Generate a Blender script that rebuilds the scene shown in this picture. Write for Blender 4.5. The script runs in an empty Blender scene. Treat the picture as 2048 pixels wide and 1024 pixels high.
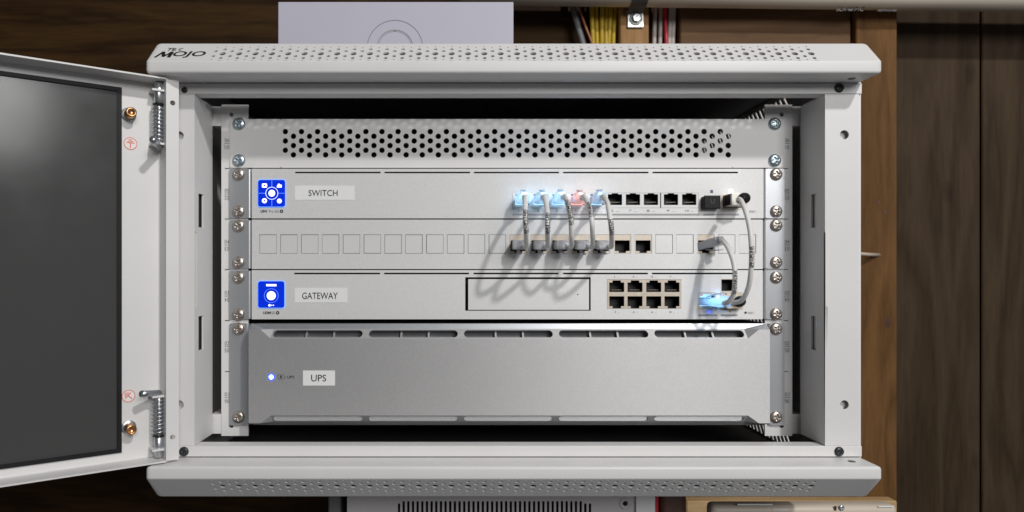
import bpy, bmesh, math, random
from mathutils import Vector, Matrix
from mathutils.geometry import tessellate_polygon
random.seed(7)
sc = bpy.context.scene
COL = sc.collection
MM = 0.001
DIST, FPX, VX, VY = 600.0, 1380.0, 920.0, 540.0     # camera distance (mm), focal length (photo px), vanishing point

# ------------------------------------------------------------------ camera, world, lamp, exposure
cam = bpy.data.cameras.new("camera")
cam.sensor_width = 36.0
cam.lens = FPX / 2048 * 36
cam.shift_x = (1024 - VX) / 2048
cam.shift_y = (VY - 512) / 2048
cam.clip_start, cam.clip_end = 0.01, 20
cam.dof.use_dof = True
cam.dof.focus_distance = 0.59
cam.dof.aperture_fstop = 9.0
co = bpy.data.objects.new("camera", cam)
co.location = (0, -DIST * MM, 0)
co.rotation_euler = (math.radians(90), 0, 0)
COL.objects.link(co)
sc.camera = co

w = bpy.data.worlds.new("World")
sc.world = w
w.use_nodes = True
w.node_tree.nodes["Background"].inputs[0].default_value = (0.93, 0.95, 1.0, 1)
w.node_tree.nodes["Background"].inputs[1].default_value = 0.075

ld = bpy.data.lights.new("ceiling_bulb", 'POINT')    # the bare bulb of the room, up and to the right in front of the cabinet
ld.energy = 74.0
ld.color = (1.0, 0.985, 0.962)
ld.shadow_soft_size = 0.050
lo = bpy.data.objects.new("ceiling_bulb", ld)
lo.location = (0.850, -1.400, 1.258)
COL.objects.link(lo)
ad = bpy.data.lights.new("soft_fill", 'AREA')     # added soft fill behind the camera, stands in for light from the room
ad.shape = 'RECTANGLE'; ad.size, ad.size_y = 1.2, 0.7
ad.energy = 31.0
ad.color = (1.0, 0.997, 0.99)
ao = bpy.data.objects.new("soft_fill", ad)
ao.location = (0.95, -2.5, 0.85)
ao.rotation_euler = (Vector((0.05, 0, 0)) - Vector(ao.location)).to_track_quat('-Z', 'Y').to_euler()
COL.objects.link(ao)

sc.view_settings.view_transform = 'Standard'
sc.view_settings.look = 'None'
sc.view_settings.exposure = 0.0
sc.view_settings.gamma = 1.0

# ------------------------------------------------------------------ materials
def mat(name, col, rough=0.5, metal=0.0, var=0.05, vscale=60.0, bump=0.0, bscale=400.0, emit=None, estr=1.0, spec=0.5, stretch=None, aniso=0.0, smudge=0.0):
    m = bpy.data.materials.new(name); m.use_nodes = True
    nt = m.node_tree; b = nt.nodes["Principled BSDF"]
    tc = nt.nodes.new("ShaderNodeTexCoord"); src = tc.outputs["Object"]
    if stretch:
        mp = nt.nodes.new("ShaderNodeMapping"); mp.inputs["Scale"].default_value = stretch
        nt.links.new(src, mp.inputs["Vector"]); src = mp.outputs["Vector"]
    n = nt.nodes.new("ShaderNodeTexNoise"); n.inputs["Scale"].default_value = vscale; n.inputs["Detail"].default_value = 5
    nt.links.new(src, n.inputs["Vector"])
    r = nt.nodes.new("ShaderNodeValToRGB")
    lo_ = [max(0, c * (1 - var)) for c in col]; hi = [min(1, c * (1 + var)) for c in col]
    r.color_ramp.elements[0].position = 0.3; r.color_ramp.elements[1].position = 0.7
    r.color_ramp.elements[0].color = (*lo_, 1); r.color_ramp.elements[1].color = (*hi, 1)
    nt.links.new(n.outputs["Fac"], r.inputs["Fac"]); nt.links.new(r.outputs["Color"], b.inputs["Base Color"])
    b.inputs["Metallic"].default_value = metal
    b.inputs["Specular IOR Level"].default_value = spec
    if aniso:                               # brushed along X
        b.inputs["Anisotropic"].default_value = aniso
        tg = nt.nodes.new("ShaderNodeCombineXYZ"); tg.inputs[0].default_value = 0.0; tg.inputs[2].default_value = 1.0
        nt.links.new(tg.outputs[0], b.inputs["Tangent"])
    mr = nt.nodes.new("ShaderNodeMapRange")
    mr.inputs["To Min"].default_value = max(0.02, rough - 0.05); mr.inputs["To Max"].default_value = min(1, rough + 0.05)
    nt.links.new(n.outputs["Fac"], mr.inputs["Value"]); nt.links.new(mr.outputs["Result"], b.inputs["Roughness"])
    if smudge:
        n3 = nt.nodes.new("ShaderNodeTexNoise"); n3.inputs["Scale"].default_value = 11.0; n3.inputs["Detail"].default_value = 6; n3.inputs["Roughness"].default_value = 0.65
        nt.links.new(tc.outputs["Object"], n3.inputs["Vector"])
        m3 = nt.nodes.new("ShaderNodeMapRange"); m3.inputs["From Min"].default_value = 0.3; m3.inputs["From Max"].default_value = 0.7
        m3.inputs["To Min"].default_value = 1 - smudge; m3.inputs["To Max"].default_value = 1 + smudge
        nt.links.new(n3.outputs["Fac"], m3.inputs["Value"])
        for sk, so_ in (("Roughness", mr.outputs["Result"]),):
            ml = nt.nodes.new("ShaderNodeMath"); ml.operation = 'MULTIPLY'; nt.links.new(so_, ml.inputs[0]); nt.links.new(m3.outputs["Result"], ml.inputs[1]); nt.links.new(ml.outputs[0], b.inputs[sk])
    if bump:
        n2 = nt.nodes.new("ShaderNodeTexNoise"); n2.inputs["Scale"].default_value = bscale; n2.inputs["Detail"].default_value = 3
        nt.links.new(src, n2.inputs["Vector"])
        bp = nt.nodes.new("ShaderNodeBump"); bp.inputs["Strength"].default_value = bump; bp.inputs["Distance"].default_value = 0.0004
        nt.links.new(n2.outputs["Fac"], bp.inputs["Height"]); nt.links.new(bp.outputs["Normal"], b.inputs["Normal"])
    if emit:
        b.inputs["Emission Color"].default_value = (*emit, 1); b.inputs["Emission Strength"].default_value = estr
    return m

def wood(name, dark, light, axis='X', scale=1.0, rough=0.65):
    m = bpy.data.materials.new(name); m.use_nodes = True
    nt = m.node_tree; b = nt.nodes["Principled BSDF"]; L = nt.links.new
    tc = nt.nodes.new("ShaderNodeTexCoord"); mp = nt.nodes.new("ShaderNodeMapping")
    mp.inputs["Scale"].default_value = {'X': (1.6, 14, 14), 'Z': (14, 14, 1.6), 'Y': (14, 1.6, 14)}[axis]
    L(tc.outputs["Object"], mp.inputs["Vector"])
    n = nt.nodes.new("ShaderNodeTexNoise"); n.inputs["Scale"].default_value = 1.6 * scale; n.inputs["Detail"].default_value = 3; n.inputs["Distortion"].default_value = 0.5
    L(mp.outputs["Vector"], n.inputs["Vector"])
    mu = nt.nodes.new("ShaderNodeMath"); mu.operation = 'MULTIPLY'; mu.inputs[1].default_value = 9.0
    L(n.outputs["Fac"], mu.inputs[0])
    fr = nt.nodes.new("ShaderNodeMath"); fr.operation = 'PINGPONG'; fr.inputs[1].default_value = 1.0
    L(mu.outputs[0], fr.inputs[0])
    n2 = nt.nodes.new("ShaderNodeTexNoise"); n2.inputs["Scale"].default_value = 22 * scale; n2.inputs["Detail"].default_value = 6
    L(mp.outputs["Vector"], n2.inputs["Vector"])
    ad = nt.nodes.new("ShaderNodeMix"); ad.data_type = 'FLOAT'; ad.inputs[0].default_value = 0.55
    L(fr.outputs[0], ad.inputs[2]); L(n2.outputs["Fac"], ad.inputs[3])
    r = nt.nodes.new("ShaderNodeValToRGB")
    r.color_ramp.elements[0].position = 0.2; r.color_ramp.elements[1].position = 0.85
    r.color_ramp.elements[0].color = (*dark, 1); r.color_ramp.elements[1].color = (*light, 1)
    L(ad.outputs[0], r.inputs["Fac"])
    v = nt.nodes.new("ShaderNodeTexVoronoi"); v.inputs["Scale"].default_value = 9.0           # knots
    mp2 = nt.nodes.new("ShaderNodeMapping")
    mp2.inputs["Scale"].default_value = {'X': (0.5, 1, 1), 'Z': (1, 1, 0.5), 'Y': (1, 0.5, 1)}[axis]
    L(tc.outputs["Object"], mp2.inputs["Vector"]); L(mp2.outputs["Vector"], v.inputs["Vector"])
    kr = nt.nodes.new("ShaderNodeValToRGB"); kr.color_ramp.elements[0].position = 0.05; kr.color_ramp.elements[1].position = 0.13
    kr.color_ramp.elements[0].color = (0.25, 0.2, 0.17, 1); kr.color_ramp.elements[1].color = (1, 1, 1, 1)
    L(v.outputs["Distance"], kr.inputs["Fac"])
    mx = nt.nodes.new("ShaderNodeMix"); mx.data_type = 'RGBA'; mx.blend_type = 'MULTIPLY'; mx.inputs[0].default_value = 1.0
    L(r.outputs["Color"], mx.inputs[6]); L(kr.outputs["Color"], mx.inputs[7]); L(mx.outputs[2], b.inputs["Base Color"])
    b.inputs["Roughness"].default_value = rough
    b.inputs["Specular IOR Level"].default_value = 0.15
    bp = nt.nodes.new("ShaderNodeBump"); bp.inputs["Strength"].default_value = 0.25; bp.inputs["Distance"].default_value = 0.0006
    L(n2.outputs["Fac"], bp.inputs["Height"]); L(bp.outputs["Normal"], b.inputs["Normal"])
    return m

def clear_plastic(name, tint=(0.9, 0.93, 1.0), clear=0.4):
    m = bpy.data.materials.new(name); m.use_nodes = True
    nt = m.node_tree; L = nt.links.new; nt.nodes.remove(nt.nodes["Principled BSDF"])
    out = nt.nodes["Material Output"]
    tr = nt.nodes.new("ShaderNodeBsdfTransparent"); tr.inputs[0].default_value = (*tint, 1)
    tl = nt.nodes.new("ShaderNodeBsdfTranslucent"); tl.inputs[0].default_value = (*tint, 1)
    df = nt.nodes.new("ShaderNodeBsdfDiffuse"); df.inputs[0].default_value = (tint[0] * .95, tint[1] * .95, tint[2] * .95, 1)
    gl = nt.nodes.new("ShaderNodeBsdfGlossy"); gl.inputs["Roughness"].default_value = 0.08
    n = nt.nodes.new("ShaderNodeTexNoise"); n.inputs["Scale"].default_value = 500
    tc = nt.nodes.new("ShaderNodeTexCoord"); L(tc.outputs["Object"], n.inputs["Vector"])
    bp = nt.nodes.new("ShaderNodeBump"); bp.inputs["Strength"].default_value = 0.5; bp.inputs["Distance"].default_value = 0.0008
    L(n.outputs["Fac"], bp.inputs["Height"]); L(bp.outputs["Normal"], gl.inputs["Normal"])
    a = nt.nodes.new("ShaderNodeMixShader"); a.inputs[0].default_value = 0.5; L(tl.outputs[0], a.inputs[1]); L(df.outputs[0], a.inputs[2])
    c = nt.nodes.new("ShaderNodeMixShader"); c.inputs[0].default_value = 1 - clear; L(tr.outputs[0], c.inputs[1]); L(a.outputs[0], c.inputs[2])
    fz = nt.nodes.new("ShaderNodeFresnel"); fz.inputs["IOR"].default_value = 1.55; L(bp.outputs["Normal"], fz.inputs["Normal"])
    d = nt.nodes.new("ShaderNodeMixShader"); L(fz.outputs[0], d.inputs[0]); L(c.outputs[0], d.inputs[1]); L(gl.outputs[0], d.inputs[2])
    L(d.outputs[0], out.inputs["Surface"])
    return m

M = dict(
    white=mat("white_powder_coat", (0.75, 0.738, 0.728), 0.42, var=0.02, vscale=18, bump=0.13, bscale=2200),
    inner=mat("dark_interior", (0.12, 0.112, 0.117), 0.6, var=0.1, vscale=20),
    alu=mat("anodised_aluminium", (0.75, 0.745, 0.738), 0.50, metal=0.12, aniso=0.8, smudge=0.2, var=0.05, vscale=900, bump=0.3, bscale=2600),
    upsalu=mat("satin_aluminium", (0.50, 0.494, 0.496), 0.47, metal=0.46, aniso=0.85, smudge=0.16, var=0.06, vscale=900, bump=0.3, bscale=2600),
    bevel=mat("bright_bevel", (0.42, 0.43, 0.45), 0.36, metal=0.75, var=0.03, vscale=900),
    slotshade=mat("slot_shade", (0.17, 0.172, 0.18), 0.5, metal=0.3, var=0.1),  # aluminium of the top slots coloured dark, recess shade put into the colour
    slotglint=mat("slot_glint", (0.93, 0.94, 0.95), 0.25, metal=0.85, var=0.02),  # aluminium of the bottom slot floors lightened to carry the reflected light
    modmetal=mat("module_metal", (0.72, 0.69, 0.64), 0.4, metal=0.25, var=0.05, vscale=200),
    ear=mat("aluminium_ear", (0.52, 0.53, 0.55), 0.36, metal=0.65, var=0.03, vscale=900, bump=0.1, bscale=2600),
    cutline=mat("cut_line", (0.05, 0.05, 0.055), 0.6),
    black=mat("black_plastic", (0.010, 0.010, 0.012), 0.55, var=0.2, spec=0.25),
    void=mat("port_cavity", (0.012, 0.012, 0.013), 0.5, var=0.2),
    nickel=mat("nickel_screw", (0.46, 0.41, 0.37), 0.33, metal=0.85, var=0.12, vscale=500),
    zinc=mat("zinc_screw", (0.42, 0.50, 0.54), 0.33, metal=0.85, var=0.12, vscale=500),
    steel=mat("zinc_steel", (0.55, 0.58, 0.61), 0.30, metal=0.88, var=0.1, vscale=300),
    blackscrew=mat("black_screw", (0.02, 0.024, 0.025), 0.35, var=0.2),
    copper=mat("copper_stud", (0.75, 0.42, 0.20), 0.3, metal=1.0, var=0.15, vscale=300),
    jack=mat("jack_shield", (0.62, 0.54, 0.45), 0.42, metal=0.35, var=0.06, vscale=300),
    sheath=mat("grey_cable_sheath", (0.78, 0.77, 0.75), 0.5, var=0.05, vscale=150),
    sheath2=mat("white_cable_sheath", (0.55, 0.50, 0.46), 0.5, var=0.05, vscale=150),
    grayc=mat("grey_cable", (0.16, 0.16, 0.17), 0.5, var=0.1),
    yellow=mat("yellow_cable", (0.50, 0.34, 0.02), 0.45, var=0.1),
    red=mat("red_cable", (0.55, 0.02, 0.04), 0.45, var=0.1),
    orange=mat("copper_wire", (0.40, 0.14, 0.06), 0.4, var=0.1),
    ink=mat("black_ink", (0.012, 0.012, 0.014), 0.5),
    greyink=mat("grey_ink", (0.20, 0.20, 0.21), 0.5),
    paleink=mat("pale_ink", (0.36, 0.36, 0.37), 0.5),
    redink=mat("red_ink", (0.80, 0.12, 0.04), 0.5),
    paper=mat("sticker_paper", (0.84, 0.84, 0.835), 0.6, var=0.01),
    box=mat("lavender_white_box", (0.52, 0.51, 0.60), 0.55, var=0.02, vscale=8),
    blue=mat("blue_screen", (0.0, 0.01, 0.1), 0.2, var=0, emit=(0.0, 0.024, 0.74), estr=0.85),
    blueline=mat("screen_line", (0.1, 0.2, 0.8), 0.3, var=0, emit=(0.12, 0.28, 1.0), estr=1.0),
    glow=mat("screen_white", (0.8, 0.8, 0.8), 0.3, var=0, emit=(0.9, 0.96, 1.0), estr=1.2),
    rim=mat("screen_rim", (0.2, 0.4, 0.9), 0.3, var=0, emit=(0.10, 0.30, 0.95), estr=0.8),
    ledblue=mat("led_sky_blue", (0.5, 0.8, 1), 0.3, var=0, emit=(0.38, 0.70, 1.0), estr=1.3),
    ledred=mat("led_pink", (1, 0.5, 0.5), 0.3, var=0, emit=(1.0, 0.42, 0.36), estr=1.3),
    ledwan=mat("led_white_blue", (0.5, 0.8, 1), 0.3, var=0, emit=(0.30, 0.62, 1.0), estr=1.4),
    leddot=mat("led_dot", (0.7, 0.8, 1), 0.3, var=0, emit=(0.55, 0.68, 1.0), estr=5.0),
    ledring=mat("led_ring", (0.0, 0.05, 0.6), 0.3, var=0, emit=(0.03, 0.07, 1.0), estr=2.5),
    navy=mat("navy_led_window", (0.03, 0.06, 0.14), 0.3),
    plug=clear_plastic("clear_plug", (0.95, 0.96, 1.0), 0.16),
    litplug=clear_plastic("frosted_clear_plug", (0.93, 0.96, 1.0), 0.22),
    pvc=mat("pvc_pipe", (0.78, 0.70, 0.58), 0.4, var=0.04, vscale=10),
    strap=mat("dark_strap", (0.06, 0.06, 0.06), 0.5),
    galv=mat("galvanised_plate", (0.62, 0.64, 0.62), 0.4, metal=0.6, var=0.1, vscale=120),
    beige=mat("beige_plastic", (0.60, 0.52, 0.43), 0.45, var=0.03, vscale=20),
    housing=mat("pale_housing", (0.60, 0.57, 0.58), 0.4, var=0.02),
    brown=mat("brown_plastic", (0.09, 0.045, 0.03), 0.4, var=0.3, vscale=90),
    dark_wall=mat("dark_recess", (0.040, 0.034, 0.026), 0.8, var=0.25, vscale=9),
    wood_dark=wood("dark_brown_boards", (0.020, 0.0088, 0.0022), (0.062, 0.030, 0.0085), 'X'),
    wood_mid=wood("brown_board", (0.12, 0.066, 0.033), (0.19, 0.108, 0.056), 'X', 0.6),
    wood_post=wood("pine_post", (0.10, 0.047, 0.015), (0.19, 0.094, 0.033), 'Z'),
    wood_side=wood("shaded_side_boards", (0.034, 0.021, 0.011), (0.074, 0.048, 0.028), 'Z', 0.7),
    wood_stud=wood("orange_stud", (0.30, 0.16, 0.065), (0.46, 0.27, 0.12), 'Z'),
    wood_shelf=wood("pale_shelf", (0.42, 0.27, 0.12), (0.66, 0.46, 0.25), 'X'),
)
def glass_mat():
    m = bpy.data.materials.new("smoked_glass"); m.use_nodes = True
    nt = m.node_tree; L = nt.links.new; b = nt.nodes["Principled BSDF"]; out = nt.nodes["Material Output"]
    b.inputs["Base Color"].default_value = (0.10, 0.10, 0.10, 1); b.inputs["Roughness"].default_value = 0.12
    n = nt.nodes.new("ShaderNodeTexNoise"); n.inputs["Scale"].default_value = 12; n.inputs["Detail"].default_value = 4
    mr = nt.nodes.new("ShaderNodeMapRange"); mr.inputs["To Min"].default_value = 0.08; mr.inputs["To Max"].default_value = 0.22
    L(n.outputs["Fac"], mr.inputs["Value"]); L(mr.outputs["Result"], b.inputs["Roughness"])
    t = nt.nodes.new("ShaderNodeBsdfTransparent"); t.inputs[0].default_value = (0.35, 0.34, 0.33, 1)
    mx = nt.nodes.new("ShaderNodeMixShader"); mx.inputs[0].default_value = 0.65
    L(t.outputs[0], mx.inputs[1]); L(b.outputs[0], mx.inputs[2]); L(mx.outputs[0], out.inputs["Surface"])
    return m
M['glass'] = glass_mat()

# ------------------------------------------------------------------ helpers (all lengths in mm)
WL = {}
def P(px, py, Y=0.0):                    # point seen at photo pixel (px, py), lying at depth Y mm behind the rack plane
    k = (DIST + Y) / FPX
    return Vector(((px - VX) * k, Y, (VY - py) * k))
def XZ(px, py, Y=0.0):
    p = P(px, py, Y); return (p.x, p.z)

def place(o, parent=None, loc=(0, 0, 0)):
    COL.objects.link(o)
    loc = Vector(loc)
    o.location = loc * MM
    WL[o.name] = loc
    if parent:
        o.parent = parent
        o.matrix_parent_inverse = Matrix.Translation(-WL[parent.name] * MM)
    return o
def me(name, verts, faces, m, smooth=False, fix=True):
    d = bpy.data.meshes.new(name)
    d.from_pydata([tuple(c * MM for c in v) for v in verts], [], faces)
    if fix:
        bm = bmesh.new(); bm.from_mesh(d)
        bmesh.ops.recalc_face_normals(bm, faces=bm.faces)
        bm.to_mesh(d); bm.free()
    d.materials.append(M[m])
    if smooth:
        for p in d.polygons: p.use_smooth = True
    return d
def ob(name, data, parent=None, loc=(0, 0, 0)):
    return place(bpy.data.objects.new(name, data), parent, loc)
def mk(name, verts, faces, m, parent=None, smooth=False, fix=True):
    return ob(name, me(name, verts, faces, m, smooth, fix), parent)
def tag(o, label, cat, group=None, kind=None):
    if label: o["label"] = label
    if cat: o["category"] = cat
    if group: o["group"] = group
    if kind: o["kind"] = kind
    return o
def thing(name, label, cat, loc, group=None):
    e = bpy.data.objects.new(name, None); e.empty_display_size = 0.02
    place(e, None, loc)
    return tag(e, label, cat, group)
class B:                                  # collects shapes of ONE mesh
    def __init__(s): s.v = []; s.f = []
    def add(s, v, f):
        n = len(s.v); s.v += [tuple(a) for a in v]; s.f += [tuple(i + n for i in q) for q in f]; return s
    def box(s, x0, x1, y0, y1, z0, z1):
        v = [(x, y, z) for x in (x0, x1) for y in (y0, y1) for z in (z0, z1)]
        return s.add(v, [(0, 1, 3, 2), (4, 6, 7, 5), (0, 4, 5, 1), (2, 3, 7, 6), (0, 2, 6, 4), (1, 5, 7, 3)])
    def mk(s, name, m, parent=None, smooth=False, fix=True): return mk(name, s.v, s.f, m, parent, smooth, fix)
def bevbox(x0, x1, y0, y1, z0, z1, r=1.0, seg=2):
    bm = bmesh.new(); bmesh.ops.create_cube(bm, size=1)
    for v in bm.verts:
        v.co = Vector(((x0 + x1) / 2 + v.co.x * (x1 - x0), (y0 + y1) / 2 + v.co.y * (y1 - y0), (z0 + z1) / 2 + v.co.z * (z1 - z0)))
    bmesh.ops.bevel(bm, geom=bm.edges[:], offset=r, segments=seg, affect='EDGES', profile=0.5)
    bm.verts.ensure_lookup_table()
    v = [tuple(a.co) for a in bm.verts]; f = [tuple(a.index for a in q.verts) for q in bm.faces]; bm.free()
    return v, f
def plate_geo(outer, holes, y0, th, mapf=None):
    """flat sheet outline in (x, z) with holes, front at y0, thickness th backwards; mapf maps (a, b, depth) -> xyz"""
    mapf = mapf or (lambda a, b, d: (a, y0 + d, b))
    loops = [outer] + holes
    pts = [p for l in loops for p in l]
    tri = tessellate_polygon([[Vector((p[0], p[1], 0)) for p in l] for l in loops])
    n = len(pts)
    v = [mapf(p[0], p[1], 0) for p in pts] + [mapf(p[0], p[1], th) for p in pts]
    f = [tuple(t) for t in tri] + [tuple(i + n for i in reversed(t)) for t in tri]
    k = 0
    for l in loops:
        m_ = len(l)
        for i in range(m_):
            a, b = k + i, k + (i + 1) % m_
            f.append((a, b, b + n, a + n))
        k += m_
    return v, f
def rect(x0, x1, z0, z1): return [(x0, z0), (x1, z0), (x1, z1), (x0, z1)]
def prect(px0, px1, py0, py1, Y):
    a, b = P(px0, py0, Y), P(px1, py1, Y)
    return rect(min(a.x, b.x), max(a.x, b.x), min(a.z, b.z), max(a.z, b.z))
def circ(cx, cz, r, n=14): return [(cx + r * math.cos(2 * math.pi * i / n), cz + r * math.sin(2 * math.pi * i / n)) for i in range(n)]
def rrect(x0, x1, z0, z1, r, n=4):
    o = []
    for cx, cz, a in ((x1 - r, z1 - r, 0), (x0 + r, z1 - r, 90), (x0 + r, z0 + r, 180), (x1 - r, z0 + r, 270)):
        for i in range(n + 1):
            t = math.radians(a + 90 * i / n); o.append((cx + r * math.cos(t), cz + r * math.sin(t)))
    return o
def plate(name, outer, holes, y0, th, m, parent=None):
    v, f = plate_geo(outer, holes, y0, th)
    return mk(name, v, f, m, parent)
def decal(name, outline, Y, m, parent, holes=()):       # thin print or sticker, 0.25 mm thick, standing 0.25 mm proud of Y
    return plate(name, outline, list(holes), Y - 0.25, 0.24, m, parent)
def spline(pts, n=10):
    pts = [Vector(p) for p in pts]; out = []
    q = [pts[0] * 2 - pts[1]] + pts + [pts[-1] * 2 - pts[-2]]
    for i in range(1, len(q) - 2):
        a, b, c, d = q[i - 1:i + 3]
        for k in range(n):
            t = k / n
            out.append(0.5 * ((2 * b) + (c - a) * t + (2 * a - 5 * b + 4 * c - d) * t * t + (3 * b - a - 3 * c + d) * t ** 3))
    out.append(pts[-1]); return out
def frames(path, ref=Vector((0, -1, 0))):
    fr = []; nrm = None
    for i, p in enumerate(path):
        t = (path[min(i + 1, len(path) - 1)] - path[max(i - 1, 0)]).normalized()
        if nrm is None:
            r = ref if abs(t.dot(ref)) < 0.95 else Vector((0, 0, -1))
            nrm = (r - t * t.dot(r)).normalized()
        else: nrm = (nrm - t * t.dot(nrm)).normalized()
        fr.append((p, t, nrm, t.cross(nrm)))
    return fr
def tube_geo(path, rad, seg=12, ref=Vector((0, -1, 0)), cap=True):
    v, f = [], []; fr = frames(path, ref)
    for i, (p, t, n, b) in enumerate(fr):
        r = rad(i / (len(fr) - 1)) if callable(rad) else rad
        for k in range(seg):
            a = 2 * math.pi * k / seg; v.append(tuple(p + n * (r * math.cos(a)) + b * (r * math.sin(a))))
    for i in range(len(fr) - 1):
        for k in range(seg):
            a, b_ = i * seg + k, i * seg + (k + 1) % seg
            f.append((a, b_, b_ + seg, a + seg))
    if cap:
        f.append(tuple(range(seg))[::-1]); f.append(tuple(range((len(fr) - 1) * seg, len(fr) * seg)))
    return v, f
def tube(name, pts, rad, m, parent=None, seg=12, n=8):
    v, f = tube_geo(spline(pts, n) if len(pts) > 2 else [Vector(p) for p in pts], rad, seg)
    o = mk(name, v, f, m, parent, True)
    return o
def lathe_geo(prof, o, axis, seg=20):     # prof: list of (r, h) along axis from point o
    axis = Vector(axis).normalized(); o = Vector(o)
    u = axis.orthogonal().normalized(); w_ = axis.cross(u); v, f = [], []
    for r, h in prof:
        for k in range(seg):
            a = 2 * math.pi * k / seg; v.append(tuple(o + axis * h + u * (r * math.cos(a)) + w_ * (r * math.sin(a))))
    for i in range(len(prof) - 1):
        for k in range(seg):
            a, b = i * seg + k, i * seg + (k + 1) % seg; f.append((a, b, b + seg, a + seg))
    f.append(tuple(range(seg))[::-1]); f.append(tuple(range((len(prof) - 1) * seg, len(prof) * seg)))
    return v, f
_tc = {}
def text_geo(s, size, bold=0.0, shear=0.0, spacing=1.0):
    key = (s, size, bold, shear, spacing)
    if key in _tc: return _tc[key]
    c = bpy.data.curves.new("t", 'FONT'); c.body = s; c.size = 1.0; c.offset = bold; c.shear = shear; c.space_character = spacing
    c.dimensions = '2D'; c.fill_mode = 'FRONT'; c.resolution_u = 3
    o = bpy.data.objects.new("t", c); COL.objects.link(o)
    m_ = o.to_mesh()
    v = [(a.co.x, a.co.y) for a in m_.vertices]; f = [tuple(p.vertices) for p in m_.polygons]
    o.to_mesh_clear(); bpy.data.objects.remove(o); bpy.data.curves.remove(c)
    xs = [a[0] for a in v]; ys = [a[1] for a in v]
    cx, cy = (min(xs) + max(xs)) / 2, (min(ys) + max(ys)) / 2; h = max(ys) - min(ys)
    v = [((a - cx) * size / h, (b - cy) * size / h) for a, b in v]    # size = height of the ink
    _tc[key] = (v, f); return v, f
def text(name, s, px, py, hpx, Y, m, parent, wpx=None, bold=0.0, shear=0.0, rot=0.0, spacing=1.0):
    k = (DIST + Y) / FPX
    v, f = text_geo(s, hpx * k, bold, shear, spacing)
    sx = 1.0
    if wpx:
        ww = max(a[0] for a in v) - min(a[0] for a in v); sx = wpx * k / ww
    c = P(px, py, Y); ca, sa = math.cos(rot), math.sin(rot)
    vv = [(c.x + a * sx * ca - b * sa, Y - 0.3, c.z + a * sx * sa + b * ca) for a, b in v]
    return mk(name, vv, f, m, parent, fix=False)

# ------------------------------------------------------------------ setting: boards behind the cabinet
def board(name, x0, x1, y0, y1, z0, z1, m, parent=None, r=1.5):
    v, f = bevbox(x0, x1, y0, y1, z0, z1, r, 1); return mk(name, v, f, m, parent)
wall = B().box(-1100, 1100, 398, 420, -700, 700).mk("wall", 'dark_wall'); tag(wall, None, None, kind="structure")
zs = -640
for hgt in (220, 220, 230, 185, 205, 220):
    board("plank", -1000, 300, 372, 396, zs, zs + hgt - 3, 'wood_dark', wall); zs += hgt
board("plank", 302, 536, 346, 396, 215, 640, 'wood_mid', wall)
board("plank", 302, 536, 346, 396, -640, 212, 'wood_mid', wall)
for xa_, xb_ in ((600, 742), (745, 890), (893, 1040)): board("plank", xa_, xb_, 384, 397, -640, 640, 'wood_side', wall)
post = tag(board("wooden_post", 539, 594.5, 338, 396, -640, 640, 'wood_post'), "knotty brown pine post standing behind the right side of the cabinet", "post")
for px, py, rx, rz in ((1776, 645, 3.2, 7.0), (1757, 404, 1.7, 2.6), (1769, 424, 1.9, 3.0)):      # knots in the post
    k_ = 938 / FPX; c_ = XZ(px, py, 338)
    v, f = plate_geo([(c_[0] + rx * math.cos(t * .3927) * (1 + .12 * math.sin(3 * t)), c_[1] + rz * math.sin(t * .3927)) for t in range(16)], [], 337.6, .9); mk("knot", v, f, 'brown', post)
stud = tag(board("wooden_stud", 217, 256, 335, 371, -300, 640, 'wood_stud'), "orange brown wooden stud carrying the pipe strap above the cabinet", "stud")

# a branch-like nail sticking out of the post
nail = thing("nail", "pale nail sticking out of the knotty pine post beside the cabinet", "nail", P(1757, 510, 338))
v, f = tube_geo([P(1758, 510, 340), P(1738, 509, 318), P(1716, 507, 296)], lambda t: 2.6 - 0.6 * t, 10); mk("shank", v, f, 'beige', nail, True)
v, f = lathe_geo([(0.1, 0), (3.2, .2), (3.2, 1.6), (2, 2)], P(1716, 507, 296), (P(1716, 507, 296) - P(1738, 509, 318)), 12); mk("head", v, f, 'beige', nail, True)

# ------------------------------------------------------------------ cabinet
X0, X1 = -243.0, 326.5          # outer sides
YF, YC = -40.0, -67.0           # frame front, cap front
cab = thing("wall_cabinet", "white steel wall-mount rack cabinet with its door swung open", "cabinet", ((X0 + X1) / 2, 160, -181))

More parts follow.
